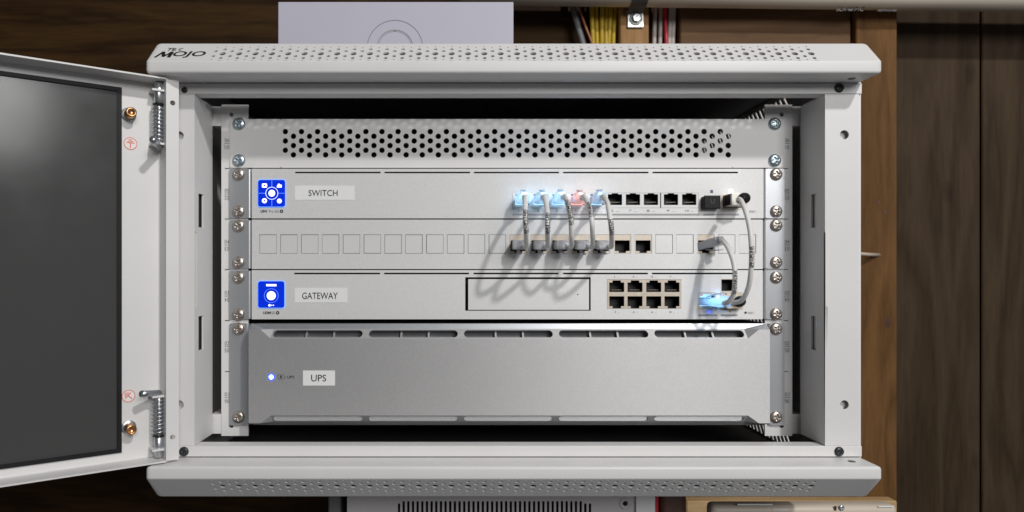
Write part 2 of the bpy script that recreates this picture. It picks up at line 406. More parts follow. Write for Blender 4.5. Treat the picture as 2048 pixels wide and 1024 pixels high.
def cap(sgn, name):
    # profile in (Y, Z): underside front -> front fold -> slope -> top -> back
    def arc(c, r, a0, a1, n=4): return [(c[0] + r * math.cos(math.radians(a0 + (a1 - a0) * i / n)), c[1] + r * math.sin(math.radians(a0 + (a1 - a0) * i / n))) for i in range(n + 1)]
    r = 2.2
    low = arc((YC + r, 152 + r), r, 270, 180)
    mid = arc((YC + r, 161.4 - 0.9), r, 180, 135)
    a = mid[-1]                                   # slope begins
    e = (a[0] + 19.0, a[1] + 19.0)                # slope ends
    top = arc((e[0] + r * .707, e[1] - r * .707), r, 135, 90)
    back = [(60, top[-1][1]), (60, top[-1][1] - 1.5), (-30, top[-1][1] - 1.5)]
    front = [(YF - 0.3, 152)] + low + mid         # open polyline: underside, fold, vertical face
    full = front + top
    W0, W1 = X0, X1
    cyz = (YC + 14, 164)
    cols = []
    for x, sc_ in ((W0, 0.86), (W0 + 0.6, 0.93), (W0 + 2.2, 0.985), (W0 + 4, 1.0), (W1 - 4, 1.0), (W1 - 2.2, 0.985), (W1 - .6, .93), (W1, .86)):
        cols.append([(x, cyz[0] + (p[0] - cyz[0]) * sc_, sgn * (cyz[1] + (p[1] - cyz[1]) * sc_)) for p in full])
    v = [p for c in cols for p in c]; n = len(full); f = []
    i_s = len(front) - 1                          # segment index of the slope
    for c in range(len(cols) - 1):
        for i in range(n - 1):
            if i == i_s and c == 3: continue      # perforated sheet goes here
            f.append((c * n + i, c * n + i + 1, (c + 1) * n + i + 1, (c + 1) * n + i))
    f.append(tuple(range(n))); f.append(tuple(range((len(cols) - 1) * n, len(cols) * n)))
    o = mk(name, v, f, 'white', cab, False)
    for p in o.data.polygons: p.use_smooth = len(p.vertices) == 4
    # perforated slope
    def tv(py):                                   # position along the slope seen at pixel row py
        lo_, hi_ = 0.0, 1.0
        for _ in range(30):
            t = (lo_ + hi_) / 2; Y = a[0] + 19 * t; Z = a[1] + 19 * t
            if VY - Z * FPX / (DIST + Y) < py: hi_ = t
            else: lo_ = t
        return t
    def mp(u, t, d): return (u, a[0] + 19 * t + d * .707, sgn * (a[1] + 19 * t - d * .707))
    kb = (DIST + a[0] + 9.5) / FPX
    ub = lambda px: (px - VX) * kb
    x_first, pitch = ub(446.75), (ub(1620) - ub(446.75)) / 36
    rowsA = [(93.25, .75), (98.75, 1.6), (107.3, 2.55), (116.0, 1.6), (121.6, .75)]
    rowsB = [(95.2, .75), (102.4, 1.6), (112.2, 1.6), (119.0, .75)]
    bb = B()
    SL = 19 * 1.41421
    u = x_first - 3 * pitch / 4
    def strip(u0, u1, holes):
        bb.add(*plate_geo([(u0, 0.0), (u1, 0.0), (u1, 1.0), (u0, 1.0)], holes, 0, 1.2, mp))
    strip(W0 + 4, u, [])
    for i in range(74):
        A = i % 2 == 1
        c = u + pitch / 4
        hs = []
        for py, rr in (rowsA if A else rowsB):
            t = tv(py); n_ = 14 if rr > 1 else 8
            hs.append([(c + rr * math.cos(2 * math.pi * k / n_), t + rr * math.sin(2 * math.pi * k / n_) / SL) for k in range(n_)])
        strip(u, u + pitch / 2, hs); u += pitch / 2
    strip(u, W1 - 4, [])
    bb.mk("perforated_face", 'white', o)
    return o, mp, ub, tv
captop, mpt, ubt, tvt = cap(1, "top_cap")
cap(-1, "bottom_cap")

# maker's lettering printed on the slope of the top cap
def slope_text(s, px, py, hpx, wpx, bold, shear=0.0, rot=0.0):
    t = tvt(py); c = ubt(px); kb = (DIST - 57) / FPX
    v, f = text_geo(s, 1.0, bold, shear)
    ww = max(a[0] for a in v) - min(a[0] for a in v)
    # the 45 degree slope shows sqrt(2) foreshortened: along-slope height in t units
    dt = tvt(py - hpx / 2) - tvt(py + hpx / 2)
    vv = [mpt(c + a * wpx * kb / ww + b * 2.0, t + b * dt, -0.15) for a, b in v]
    mk("lettering", vv, f, 'ink', captop, fix=False)
slope_text("OJO", 380.5, 109.2, 13, 65, 0.022)
def stroke(pts, wd):                       # hand-drawn stroke printed on the slope, points in photo pixels
    P2 = [Vector((ubt(a), tvt(b_) * 26.87)) for a, b_ in pts]; P2 = [Vector((p_.x, p_.y)) for p_ in spline([(p_.x, p_.y, 0) for p_ in P2], 5)]
    v = []
    for i, p_ in enumerate(P2):
        d_ = (P2[min(i + 1, len(P2) - 1)] - P2[max(i - 1, 0)]).normalized(); n_ = Vector((-d_.y, d_.x)) * wd
        for q in (p_ + n_, p_ - n_): v.append(mpt(q.x, q.y / 26.87, -.15))
    mk("lettering", v, [(2 * i, 2 * i + 1, 2 * i + 3, 2 * i + 2) for i in range(len(P2) - 1)], 'ink', captop, fix=False)
def seg(a, b_, wd): stroke([a, ((a[0] + b_[0]) / 2, (a[1] + b_[1]) / 2), b_], wd)
seg((316.5, 115), (327.6, 103.6), .95); seg((327.2, 103.8), (332.4, 113.6), 1.35); seg((331.6, 113.6), (345.2, 103.8), .95); seg((344.6, 103.8), (343.6, 115), 1.45)
stroke([(331.5, 96.5), (337, 97), (344, 96.4)], .42); stroke([(338.5, 97), (336.5, 100), (335.5, 102)], .42)
stroke([(342.5, 100), (348, 98.8), (347.5, 97.2), (344, 97.8), (342.3, 100.2), (345, 101.6), (350, 101)], .4)
stroke([(362.5, 96.8), (357, 97.4), (355.5, 99.8), (358, 101), (361.5, 100.6)], .4)

# top / bottom / back / side sheets
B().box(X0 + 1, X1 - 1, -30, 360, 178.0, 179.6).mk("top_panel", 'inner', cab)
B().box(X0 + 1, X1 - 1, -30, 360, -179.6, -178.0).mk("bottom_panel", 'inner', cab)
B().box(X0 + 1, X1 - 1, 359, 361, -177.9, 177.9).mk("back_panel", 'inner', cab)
B().box(X0, X0 + 1.5, -38, 358.9, -177.9, 177.9).mk("side_panel", 'white', cab)
# right side sheet with slanted ventilation slots: slanted bars between solid bands
sp = B(); th = 2.2; xa = X1 - th; xb = X1
def para(y0, y1, z0, z1, sl):             # parallelogram bar in the side plane; sl = shift in Y from bottom to top
    v = []
    for x in (xa, xb): v += [(x, y0, z0), (x, y1, z0), (x, y1 + sl, z1), (x, y0 + sl, z1)]
    sp.add(v, [(0, 1, 2, 3), (7, 6, 5, 4), (0, 4, 5, 1), (1, 5, 6, 2), (2, 6, 7, 3), (3, 7, 4, 0)])
bands = [(-176, -156), (-68, -48), (154, 173)]
for z0, z1 in bands:
    sl = 15.0
    for k in range(28): para(79 + k * 9.4, 79 + k * 9.4 + 4.6, z0, z1, sl)
    para(-38, 47, z0, z1, 0) ; para(340, 358, z0, z1, 0)
    v = [(xa, 47, z0), (xa, 74, z0), (xa, 89, z1), (xa, 47, z1)]; v += [(xb, b_, c_) for _, b_, c_ in v]
    sp.add(v, [(0, 1, 2, 3), (7, 6, 5, 4), (0, 4, 5, 1), (1, 5, 6, 2), (2, 6, 7, 3), (3, 7, 4, 0)])
for z0, z1 in ((-177.9, -176), (-156, -68), (-48, 154), (173, 177.9)): sp.box(xa, xb, -38, 358, z0, z1)
sp.mk("side_panel", 'white', cab)

# front frame: cross bars and posts
def bar(sgn):
    z0, z1 = 143.0, 151.6
    b = B()
    v, f = bevbox(X0 + .5, X1 - .2, YF, YF + 1.6, min(sgn * z0, sgn * z1), max(sgn * z0, sgn * z1), 0.5, 2); b.add(v, f)
    b.box(X0 + 2, X1 - 2, YF + 1.7, YF + 14, min(sgn * z0, sgn * (z0 + 1.4)), max(sgn * z0, sgn * (z0 + 1.4)))
    return b.mk("cross_bar", 'white', cab)
bar(1); bar(-1)
scw_spots = [(1678, 176, 3.9), (1678, 903, 3.9), (368, 903, 3.9), (369, 180, 2.6)]
pr = X1 - 2.5
hole_r = [circ(*XZ(1687, 270, YF + 1.7), 3.7, 18), circ(*XZ(1687, 809, YF + 1.7), 3.7, 18)]
rp = B(); rp.add(*plate_geo(rect(296.5, pr, -142.8, 142.8), hole_r, YF + 0.4, 1.4)); rp.box(pr - 1.4, pr, YF + 1.9, 60, -142.8, 142.8)
rp.mk("front_post", 'white', cab)
hole_l = [circ(*XZ(360, 272, YF + 1.7), 3.6, 18), circ(*XZ(360, 809, YF + 1.7), 3.6, 18)]
lp = B(); lp.add(*plate_geo(rect(X0 + 2, -215.6, -142.8, 142.8), hole_l, YF + 0.4, 1.4))
lp.mk("front_post", 'white', cab)
for cx, cz in [XZ(1687, 270, YF + 4), XZ(1687, 809, YF + 4), XZ(360, 272, YF + 4), XZ(360, 809, YF + 4)]:
    plate("hole_backing", circ(cx, cz, 5.5, 16), [], YF + 5, 0.8, 'white', cab)
# inner cheeks of the opening (sheet facing the rack), with rectangular cut-outs and a rounded rear edge
def cheek(x, sgn):
    Yb = 0.5
    def zy(px, py):                       # cheek plane: Y from the pixel column, then Z
        k = x / (px - VX); Y = k * FPX - DIST; return Y, (VY - py) * k
    holes = []
    L_ = [(1622, 1632, 388, 455), (1622, 1632, 632, 700), (1651, 1658, 464, 614)] if sgn > 0 else [(397, 407, 388, 455), (397, 407, 632, 700), (391, 394, 464, 614)]
    for a, b, c, d in L_:
        y0, y1 = sorted((zy(a, c)[0], zy(b, c)[0])); z1, z0 = zy((a + b) / 2, c)[1], zy((a + b) / 2, d)[1]
        y0 = max(y0, YF + 2.2); y1 = min(y1, Yb - 3)
        holes.append(rect(y0, y1, z0, z1))
    bb = B()
    bb.add(*plate_geo(rect(YF + 1.8, Yb, -142.6, 142.6), holes, 0, 1.5, lambda a, b, d: (x + sgn * d, a, b)))
    for i in range(4):                    # rolled rear edge turning outwards
        a0, a1 = math.radians(22.5 * i), math.radians(22.5 * (i + 1)); R = 5
        q = [(x + sgn * R * (1 - math.cos(t)), Yb + R * math.sin(t)) for t in (a0, a1)]
        v = [(q[0][0], q[0][1], -128), (q[1][0], q[1][1], -128), (q[1][0], q[1][1], 128), (q[0][0], q[0][1], 128)]
        bb.add(v, [(0, 1, 2, 3)])
    bb.mk("inner_cheek", 'white', cab, fix=False)
cheek(296.5, 1); cheek(-215.6, -1)
B().box(299.2, 300.2, -33, -4, -75, 75).mk("cheek_backing", 'white', cab)
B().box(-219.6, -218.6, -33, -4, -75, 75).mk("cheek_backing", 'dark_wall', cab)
# left backing is an added dark sheet hiding the lit side panel

screw_cache = {}
def screw_mesh(r, m, slot=True, dome=0.42):
    key = (r, m)
    if key in screw_cache: return screw_cache[key]
    v, f = [], []; NR, NS = 11, 40
    for i in range(NR + 1):
        rr = r * i / NR
        for k in range(NS):
            a = 2 * math.pi * k / NS; x, z = rr * math.cos(a), rr * math.sin(a)
            h = r * dome * math.sqrt(max(0, 1 - (rr / r) ** 2 * 0.92)) + r * 0.08
            ax, az = abs(x), abs(z)
            if slot and ((ax < r * .13 and az < r * .5) or (az < r * .13 and ax < r * .5)): h -= r * 0.28
            if i == NR: h = 0
            v.append((x, -h, z))
    for i in range(NR):
        for k in range(NS):
            a, b = i * NS + k, i * NS + (k + 1) % NS; f.append((a, b, b + NS, a + NS))
    d = me("screw_head", v, f, m, True, False); screw_cache[key] = d; return d
_rot = random.Random(3)
def screw(px, py, Y, r, m, parent, name="screw"):
    o = ob(name, screw_mesh(r, m), parent, P(px, py, Y)); o.rotation_euler = (0, _rot.uniform(0, 1.5), 0); return o
for px, py, r in scw_spots: screw(px, py, YF - 0.05, r, 'blackscrew', cab)
for px, py in ((1732, 152), (1732, 929)):         # small screws through the caps' inner lips
    z = 151.95 if py < 540 else -151.95
    v, f = lathe_geo([(0.1, 0.3), (2.6, 0.25), (3, 0)], (311, -52, z), (0, 0, -1 if z > 0 else 1), 14); mk("cap_screw", v, f, 'blackscrew', cab, True)

# mounting rails
ZT, ZB = XZ(0, 208)[1], XZ(0, 873)[1]
def rail(pxa, pxb, left):
    xa_, xb_ = sorted((P(pxa, 0).x, P(pxb, 0).x))
    hx = 461 if left else 1566
    holes = [circ(*XZ(hx, 228), 1.9, 12), circ(*XZ(hx, 853), 1.9, 12)]
    b = B(); b.add(*plate_geo(rect(xa_, xb_, ZB, ZT), holes, 2.2, 1.8))
    xs = xa_ if left else xb_ - 1.6
    b.box(xs, xs + 1.6, 4.1, 40, ZB, ZT)
    o = b.mk("mounting_rail", 'white', cab)
    B().box(xa_ - 9 if left else xb_ + .4, xa_ - .4 if left else xb_ + 9, 3, 26, 126, 143).mk("rail_bracket", 'white', cab)
    B().box(xa_ - 9 if left else xb_ + .4, xa_ - .4 if left else xb_ + 9, 3, 26, -143, -126).mk("rail_bracket", 'white', cab)
    tx = 454 if left else 1574
    for k, y in enumerate((337, 438, 539, 641, 743)):
        decal("unit_mark", prect(450 if left else 1567, 459 if left else 1576, y - .7, y + .7, 2.2), 2.2, 'ink', o)
    for k, y in enumerate((287, 388, 490, 592, 693, 795)):
        text("unit_number", "0%d" % (6 - k), tx, y - 6.5, 8, 2.2, 'greyink' if k else 'greyink', o, 9)
        decal("unit_mark", prect(tx - 5, tx + 5, y - .4, y + .6, 2.2), 2.2, 'greyink', o)
        text("unit_number", "0%d" % (1 + k), tx, y + 7.5, 8, 2.2, 'greyink', o, 9, rot=math.pi)
    return o
rail(441, 495, True); rail(1532, 1587, False)

# door: swung open about 145 degrees, in its own frame: u along the leaf, n towards the room
DO = Vector((-240.6, -42.7, 0)); DU = Vector((-.816, -.578, 0)); DN = Vector((.578, -.816, 0))
def D(u, n, z): p = DO + DU * u + DN * n; return (p.x, p.y, z)
H = 150.6
def dbox(b, u0, u1, n0, n1, z0, z1):
    v = [D(u, n, z) for u in (u0, u1) for n in (n0, n1) for z in (z0, z1)]
    return b.add(v, [(0, 1, 3, 2), (4, 6, 7, 5), (0, 4, 5, 1), (2, 3, 7, 6), (0, 2, 6, 4), (1, 5, 7, 3)])
b = B(); UW, FRM = 480, 31.0
dbox(b, 0, FRM, -1.4, 0, -H, H); dbox(b, FRM, UW - FRM, -1.4, 0, H - 9, H); dbox(b, FRM, UW - FRM, -1.4, 0, -H, -H + 9); dbox(b, UW - FRM, UW, -1.4, 0, -H, H)
dbox(b, 1.4, UW, 0.02, 20, H - 1.2, H); dbox(b, 1.4, UW, 0.02, 20, -H, -H + 1.2); dbox(b, 0, 1.3, 0.02, 18.7, -H, H)
lip_holes = [[(-3.6 + 2.0 * math.cos(t * .5236), z + 2.0 * math.sin(t * .5236)) for t in range(12)] for z in (131.5, -131.5)]
b.add(*plate_geo(rect(-8.2, 1.3, -H + 1, H - 1), lip_holes, 0, 1.3, lambda a, c, d: D(a, 20 - d, c)))
door = b.mk("door", 'white', cab)
g = B(); dbox(g, FRM + .3, UW - FRM - .3, -1.2, -.2, -H + 9.3, H - 9.3); g.mk("glass_pane", 'glass', door)
g = B(); dbox(g, FRM - 1.2, FRM + 2.2, .05, 1.4, -H + 8, H - 8); dbox(g, FRM + 2.3, UW - FRM - 2.3, .05, 1.4, H - 11.2, H - 8); dbox(g, FRM + 2.3, UW - FRM - 2.3, .05, 1.4, -H + 8, -H + 11.2)
g.mk("gasket", 'black', door)
# sprung hinge pins
def dP(px, py, n):                         # point on the door's plane offset n seen at pixel (px, py)
    k = (px - VX) / FPX; o_ = DO + DN * n
    u = (k * (DIST + o_.y) - o_.x) / (DU.x - k * DU.y); p = o_ + DU * u
    return p, (VY - py) * (DIST + p.y) / FPX, u
def hinge(sgn):
    n = 9.0
    p, _, u = dP(318, 540, n); kz = (DIST + p.y) / FPX
    Zp = lambda py: sgn * (VY - py) * kz
    def cyl(name, r, ya, yb, m='steel', seg=18):
        v, f = lathe_geo([(r * .85, 0), (r, .6), (r, abs(Zp(ya) - Zp(yb)) - .6), (r * .85, abs(Zp(ya) - Zp(yb)))], (p.x, p.y, min(Zp(ya), Zp(yb))), (0, 0, 1), seg)
        return mk(name, v, f, m, door, True)
    cyl("hinge_pin", 3.6, 166, 207); cyl("pin_rod", 2.5, 206, 297)
    cyl("pin_collar", 5.0, 208, 210.5, 'blackscrew')
    for y in (181, 287):
        z = Zp(y); bb = B(); dbox(bb, 1.4, u + 6, 0.1, n + 5.5, min(z, z - sgn * 1.6), max(z, z - sgn * 1.6)); bb.mk("hinge_bracket", 'white', door)
    pts = []; turns = 9.5; za, zb = Zp(211), Zp(285)
    for i in range(int(turns * 14) + 1):
        a = 2 * math.pi * i / 14; pts.append(Vector((p.x + 4.6 * math.cos(a), p.y + 4.6 * math.sin(a), za + (zb - za) * i / (turns * 14))))
    v, f = tube_geo(pts, 0.62, 6, ref=Vector((0, 0, 1))); mk("spring", v, f, 'steel', door, True)
    z = Zp(294)
    if sgn > 0: tip = Vector((p.x + 5.0, p.y - 22, z + 2.0))
    else: tip = Vector((p.x - 5.5, p.y - 18, z + 2.5))
    base = Vector((p.x, p.y, z))
    v, f = tube_geo([base, base.lerp(tip, .5), tip], 2.6, 14); mk("pin_handle", v, f, 'steel', door, True)
hinge(1); hinge(-1)
for py, sg in ((224, 1), (860, -1)):
    p, z, u = dP(263, py, 12); q, z2, _ = dP(254, py + (-2 if sg > 0 else -4), 0)
    base = Vector((p.x, p.y, 0)) - DN * 12; base.z = z
    v, f = lathe_geo([(3.9, 0), (3.9, 8), (3.4, 8.4), (3.9, 9), (3.9, 11.6), (3.1, 12), (2.6, 12), (2.4, 11)], base, DN, 18); mk("ground_stud", v, f, 'copper', door, True)
    v, f = lathe_geo([(5.4, 0), (5.6, 1), (5.2, 1.4)], base, DN, 14); mk("stud_washer", v, f, 'steel', door, True)
for py, px in ((287, 261), (792, 257)):    # earth-symbol stickers
    p, z, u = dP(px, py, 0.2)
    bb = B(); ring = [(u + 4.9 * math.cos(k * .2618), z + 4.9 * math.sin(k * .2618)) for k in range(24)]; ring2 = [(u + 4.4 * math.cos(k * .2618), z + 4.4 * math.sin(k * .2618)) for k in range(24)]
    st = B(); st.add(*plate_geo(ring, [], 0, .15, lambda a, c, d: D(a, .2 - d, c))); so = st.mk("earth_sticker", 'paper', door)
    bb.add(*plate_geo(ring, [ring2], 0, .1, lambda a, c, d: D(a, .35 - d, c)))
    ro = 0.0 if py < 500 else 0.8
    for (ua, ub_, za, zb) in ((-3, 3, .2, .9), (-2, 2, 1.5, 2.1), (-1.1, 1.1, 2.7, 3.3), (-.35, .35, -3.6, .2)):
        c_, s_ = math.cos(ro), math.sin(ro)
        bb.add(*plate_geo([(u - (a * c_ - q_ * s_), z + a * s_ + q_ * c_) for a, q_ in rect(ua, ub_, za, zb)], [], 0, .1, lambda a, c, d: D(a, .35 - d, c)))
    bb.mk("earth_symbol", 'redink', door)

# ------------------------------------------------------------------ perforated blank panel
vp = thing("vent_panel", "white perforated blanking panel at the top of the rack", "vent panel", P(1013, 335, 2))
Yv = 0.4
bb = B(); xL, zt = XZ(460, 238, Yv); xR, zb = XZ(1570, 335.5, Yv)
cs, ce = P(570.6, 0, Yv).x, P(1456.6, 0, Yv).x; pt = (ce - cs) / 55
za_, zc_ = XZ(0, 259, Yv)[1], XZ(0, 314, Yv)[1]
k = (DIST + Yv) / FPX
bb.add(*plate_geo(rrect(xL, cs - pt / 2, zb, zt, 1.6), [], Yv, 1.6)); bb.add(*plate_geo(rrect(ce + pt / 2, xR, zb, zt, 1.6), [], Yv, 1.6))
for i in range(56):
    ys = (263.2, 281.8, 300.4) if i % 2 == 0 else (272.5, 291.1, 309.6)
    c = cs + i * pt
    bb.add(*plate_geo(rect(c - pt / 2, c + pt / 2, zb, zt), [circ(c, XZ(0, y, Yv)[1], 2.45, 16) for y in ys], Yv, 1.6))
bb.mk("perforated_sheet", 'white', vp)
B().box(xL + 26, xR - 26, 2.1, 14, zt - 1.7, zt - .1).mk("upper_fold", 'white', vp)
for px, py in ((478, 248), (478, 321), (1549, 248), (1549, 321)): screw(px, py, Yv, 5.6, 'zinc', vp)

# ------------------------------------------------------------------ generic 1U device
def ears(parent, y0, y1, screws, m='ear', xl=(458.5, 503), xr=(1527, 1569)):
    for (pa, pb), left in ((xl, True), (xr, False)):
        a, b_ = P(pa, 0).x, P(pb, 0).x
        z1, z0 = XZ(0, y0)[1], XZ(0, y1)[1]
        bb = B(); R = 2.6
        if left: bb.add(*plate_geo(rrect(a, b_ - R, z0, z1, 1.2), [], 0.0, 1.9))
        else: bb.add(*plate_geo(rrect(a + R, b_, z0, z1, 1.2), [], 0.0, 1.9))
        xc = b_ - R if left else a + R; s = 1 if left else -1; n = 6
        pts = [(xc + s * R * math.sin(math.pi / 2 * i / n), R * (1 - math.cos(math.pi / 2 * i / n))) for i in range(n + 1)] + [(xc + s * R, 60)]
        v = [(x, y, z) for x, y in pts for z in (z0 + .3, z1 - .3)]
        bb.add(v, [(2 * i, 2 * i + 1, 2 * i + 3, 2 * i + 2) for i in range(len(pts) - 1)])
        o = bb.mk("mounting_ear", m, parent, fix=False)
    for px, py in screws: screw(px, py, 0.0, 5.4, 'nickel', parent)
YD = -3.0
def rj45_up(cx, py0, py1, w_, Y, tab=13, th_=2):       # opening outline with the latch notch on top
    a = XZ(cx - w_ / 2, py0, Y); b_ = XZ(cx + w_ / 2, py1, Y); t0 = XZ(cx - tab / 2, py0 - th_, Y); t1 = XZ(cx + tab / 2, py0 - th_, Y)
    return [(a[0], b_[1]), (b_[0], b_[1]), (b_[0], a[1]), (t1[0], a[1]), (t1[0], t1[1]), (t0[0], t1[1]), (t0[0], a[1]), (a[0], a[1])]
def rj45_dn(cx, py0, py1, w_, Y, tab=14, th_=4):
    a = XZ(cx - w_ / 2, py0, Y); b_ = XZ(cx + w_ / 2, py1, Y); t0 = XZ(cx - tab / 2, py1 + th_, Y); t1 = XZ(cx + tab / 2, py1 + th_, Y)
    return [(a[0], b_[1]), (t0[0], b_[1]), (t0[0], t0[1]), (t1[0], t0[1]), (t1[0], b_[1]), (b_[0], b_[1]), (b_[0], a[1]), (a[0], a[1])]
def cavity(parent, px0, px1, py0, py1, Y, depth=12, name="port_cavity"):
    (a, z1), (b_, z0) = XZ(px0, py0, Y), XZ(px1, py1, Y)
    v = [(a, Y, z0), (b_, Y, z0), (b_, Y, z1), (a, Y, z1), (a, Y + depth, z0), (b_, Y + depth, z0), (b_, Y + depth, z1), (a, Y + depth, z1)]
    return mk(name, v, [(4, 5, 6, 7), (0, 1, 5, 4), (1, 2, 6, 5), (2, 3, 7, 6), (3, 0, 4, 7)], 'void', parent, fix=False)
def contacts(parent, cx, py, Y, n=8, hh=3.0):          # gold contact comb inside an empty jack
    bb = B()
    for i in range(n):
        x, z = XZ(cx - 9 + 18 * i / (n - 1), py, Y); bb.box(x - .22, x + .22, Y, Y + 6, z - hh, z - hh + .4)
    return bb.mk("contacts", 'jack', parent)
def vents(parent, segs, y, Y):
    for a, b_ in segs: decal("vent_slot", prect(a, b_, y - 1.6, y + 1.6, Y), Y, 'cutline', parent)
def body(parent, y0, y1, Y=YD, depth=220, xa_=507, xb_=1523):
    (a, z1), (b_, z0) = XZ(xa_ - 2, y0 + .4, 0), XZ(xb_ + 2, y1 - .4, 0)
    return B().box(a, b_, 16, depth, z0, z1).mk("chassis", 'inner', parent)
def skirt(bb, x0, x1, z0, z1, Y, d):                   # returns of a folded face
    bb.box(x0, x1, Y + 1.82, Y + d, z1 - 1.2, z1); bb.box(x0, x1, Y + 1.82, Y + d, z0, z0 + 1.2)
    bb.box(x0, x0 + 1.2, Y + 1.82, Y + d, z0 + 1.25, z1 - 1.25); bb.box(x1 - 1.2, x1, Y + 1.82, Y + d, z0 + 1.25, z1 - 1.25)

# ------------------------------------------------------------------ switch
sw = thing("network_switch", "silver rack switch with a SWITCH sticker and five lit plugs", "network switch", P(1013, 437, 0))
(x0, z1), (x1, z0) = XZ(503.5, 337.5, YD), XZ(1527, 436.6, YD)
segs = [(590, 761), (769, 940), (948, 1118), (1126, 1297), (1305, 1476)]
bb = B(); vslots = [prect(a, b_, 343.4, 346.6, YD) for a, b_ in segs]
bb.add(*plate_geo(rect(x0, x1, z0, z1), vslots + [prect(1024.5, 1397.5, 385.5, 416, YD), prect(1443, 1486, 390, 417, YD), prect(1408, 1441, 391, 417.5, YD)], YD, 1.8)); skirt(bb, x0, x1, z0, z1, YD, 17)
bb.mk("faceplate", 'alu', sw)
body(sw, 337, 437)
ears(sw, 337.5, 436.5, [(477, 349), (477, 423), (1552, 349), (1552, 423)])
for a, b_ in segs: cavity(sw, a - 1, b_ + 1, 342, 348, YD + 1.9, 7, "vent_recess")
SWP = [1045, 1082, 1119, 1156, 1195, 1230, 1266, 1302, 1342, 1378.5]
hs = [rj45_up(c, 388.5, 410, 28.5, YD - .2) for c in SWP]
blk = plate("port_frame", prect(1025, 1397, 386, 415.5, YD - .2), hs, YD - .2, 1.5, 'paper', sw)
for i, c in enumerate(SWP):
    cavity(sw, c - 15, c + 15, 385.8, 411, YD + 1.4, 12, "port")
    if i >= 5: contacts(sw, c, 398, YD + 3)
    text("port_print", "%d ..." % (i + 1), c, 421.3, 4, YD, 'greyink', sw, 17)
decal("port_frame_gap", prect(1320.4, 1322.2, 386, 415.5, YD - .25), YD - .25, 'cutline', sw)
decal("printed_bar", prect(1025, 1397.5, 427.3, 430.8, YD), YD, 'paleink', sw)
decal("printed_bar", prect(1407, 1478, 427.3, 430.8, YD), YD, 'paleink', sw)
decal("led_window", prect(1420.5, 1426, 380, 386, YD), YD, 'navy', sw)
decal("led_window", prect(1458, 1465, 378.8, 385.5, YD), YD, 'leddot', sw)
text("reset_print", "RESET", 1505, 423, 4.2, YD, 'paleink', sw, 13)
cavity(sw, 1443, 1486, 390, 417, YD + .1, 16, "port"); cavity(sw, 1408, 1441, 391, 417.5, YD + .1, 16, "port")
plate("port_cage", prect(1443, 1488, 388.5, 418.5, YD - .3), [prect(1446, 1483, 391, 415.5, YD - .3)], YD - .3, 1, 'jack', sw)
def screen(parent, px0, px1, py0, py1):
    o = decal("display", rrect(*[c for c in (XZ(px0, 0, YD)[0], XZ(px1, 0, YD)[0], XZ(0, py1, YD)[1], XZ(0, py0, YD)[1])], 2.0), YD - .3, 'blue', parent)
    a, b_, c, d = XZ(px0, 0, YD)[0], XZ(px1, 0, YD)[0], XZ(0, py1, YD)[1], XZ(0, py0, YD)[1]
    plate("display_rim", rrect(a - .5, b_ + .5, c - .5, d + .5, 2.3), [rrect(a + .02, b_ - .02, c + .02, d - .02, 2.0)], YD - .6, .5, 'rim', parent)
    return o
dsp = screen(sw, 516.5, 570.5, 360, 413.5)
YS = YD - .6
def dot(px, py, rpx, m, parent, Y=YS): 
    k_ = (DIST + Y) / FPX; return decal("icon", circ(*XZ(px, py, Y), rpx * k_, 20), Y, m, parent)
def ringd(px, py, r1, r0, m, parent, Y=YS, name="icon_ring"):
    k_ = (DIST + Y) / FPX; c = XZ(px, py, Y); return decal(name, circ(*c, r1 * k_, 32), Y, m, parent, [circ(*c, r0 * k_, 32)])
dot(543.7, 386.5, 6.6, 'glow', dsp); ringd(543.7, 386.5, 12.5, 11.8, 'glow', dsp)
dot(558.8, 402, 4.7, 'glow', dsp); ringd(529, 401.5, 5.0, 1.8, 'glow', dsp)
decal("icon", rrect(*prect(524, 534.2, 367, 375.2, YS)[0], 0, 0, 0) if False else rrect(XZ(524, 0, YS)[0], XZ(534.2, 0, YS)[0], XZ(0, 375.2, YS)[1], XZ(0, 367, YS)[1], .8), YS, 'glow', dsp, [circ(*XZ(529.2, 371, YS), .75, 10)])
bx = [(554, 375), (563.3, 375), (563.3, 369.5), (559.5, 369), (558.5, 367), (556, 368), (555.5, 370), (554, 371.5)]
decal("icon", [XZ(a, c, YS) for a, c in bx], YS, 'glow', dsp)
for r_ in ((543.3, 544.2, 361, 374), (543.3, 544.2, 399, 412.5), (517.5, 531, 386, 386.9), (556.5, 569.5, 386, 386.9)): decal("icon_line", prect(*r_, YS), YS, 'blueline', dsp)
text("model_print", "USW", 528.3, 422.5, 5.2, YD, 'ink', sw, 14, bold=.03); text("model_print", "Pro XG", 548, 422.5, 5.2, YD, 'greyink', sw, 19)
ringd(563, 422.5, 3.4, 1.5, 'ink', sw, YD, "model_mark")
def sticker(parent, px0, px1, py0, py1, s, tx, ty, th_, tw, Y=YD):
    st = decal("name_sticker", prect(px0, px1, py0, py1, Y), Y, 'paper', parent)
    text("lettering", s, tx, ty, th_, Y - .25, 'ink', st, tw)
sticker(sw, 590, 709, 371.5, 400, "SWITCH", 646.3, 386, 12, 58)

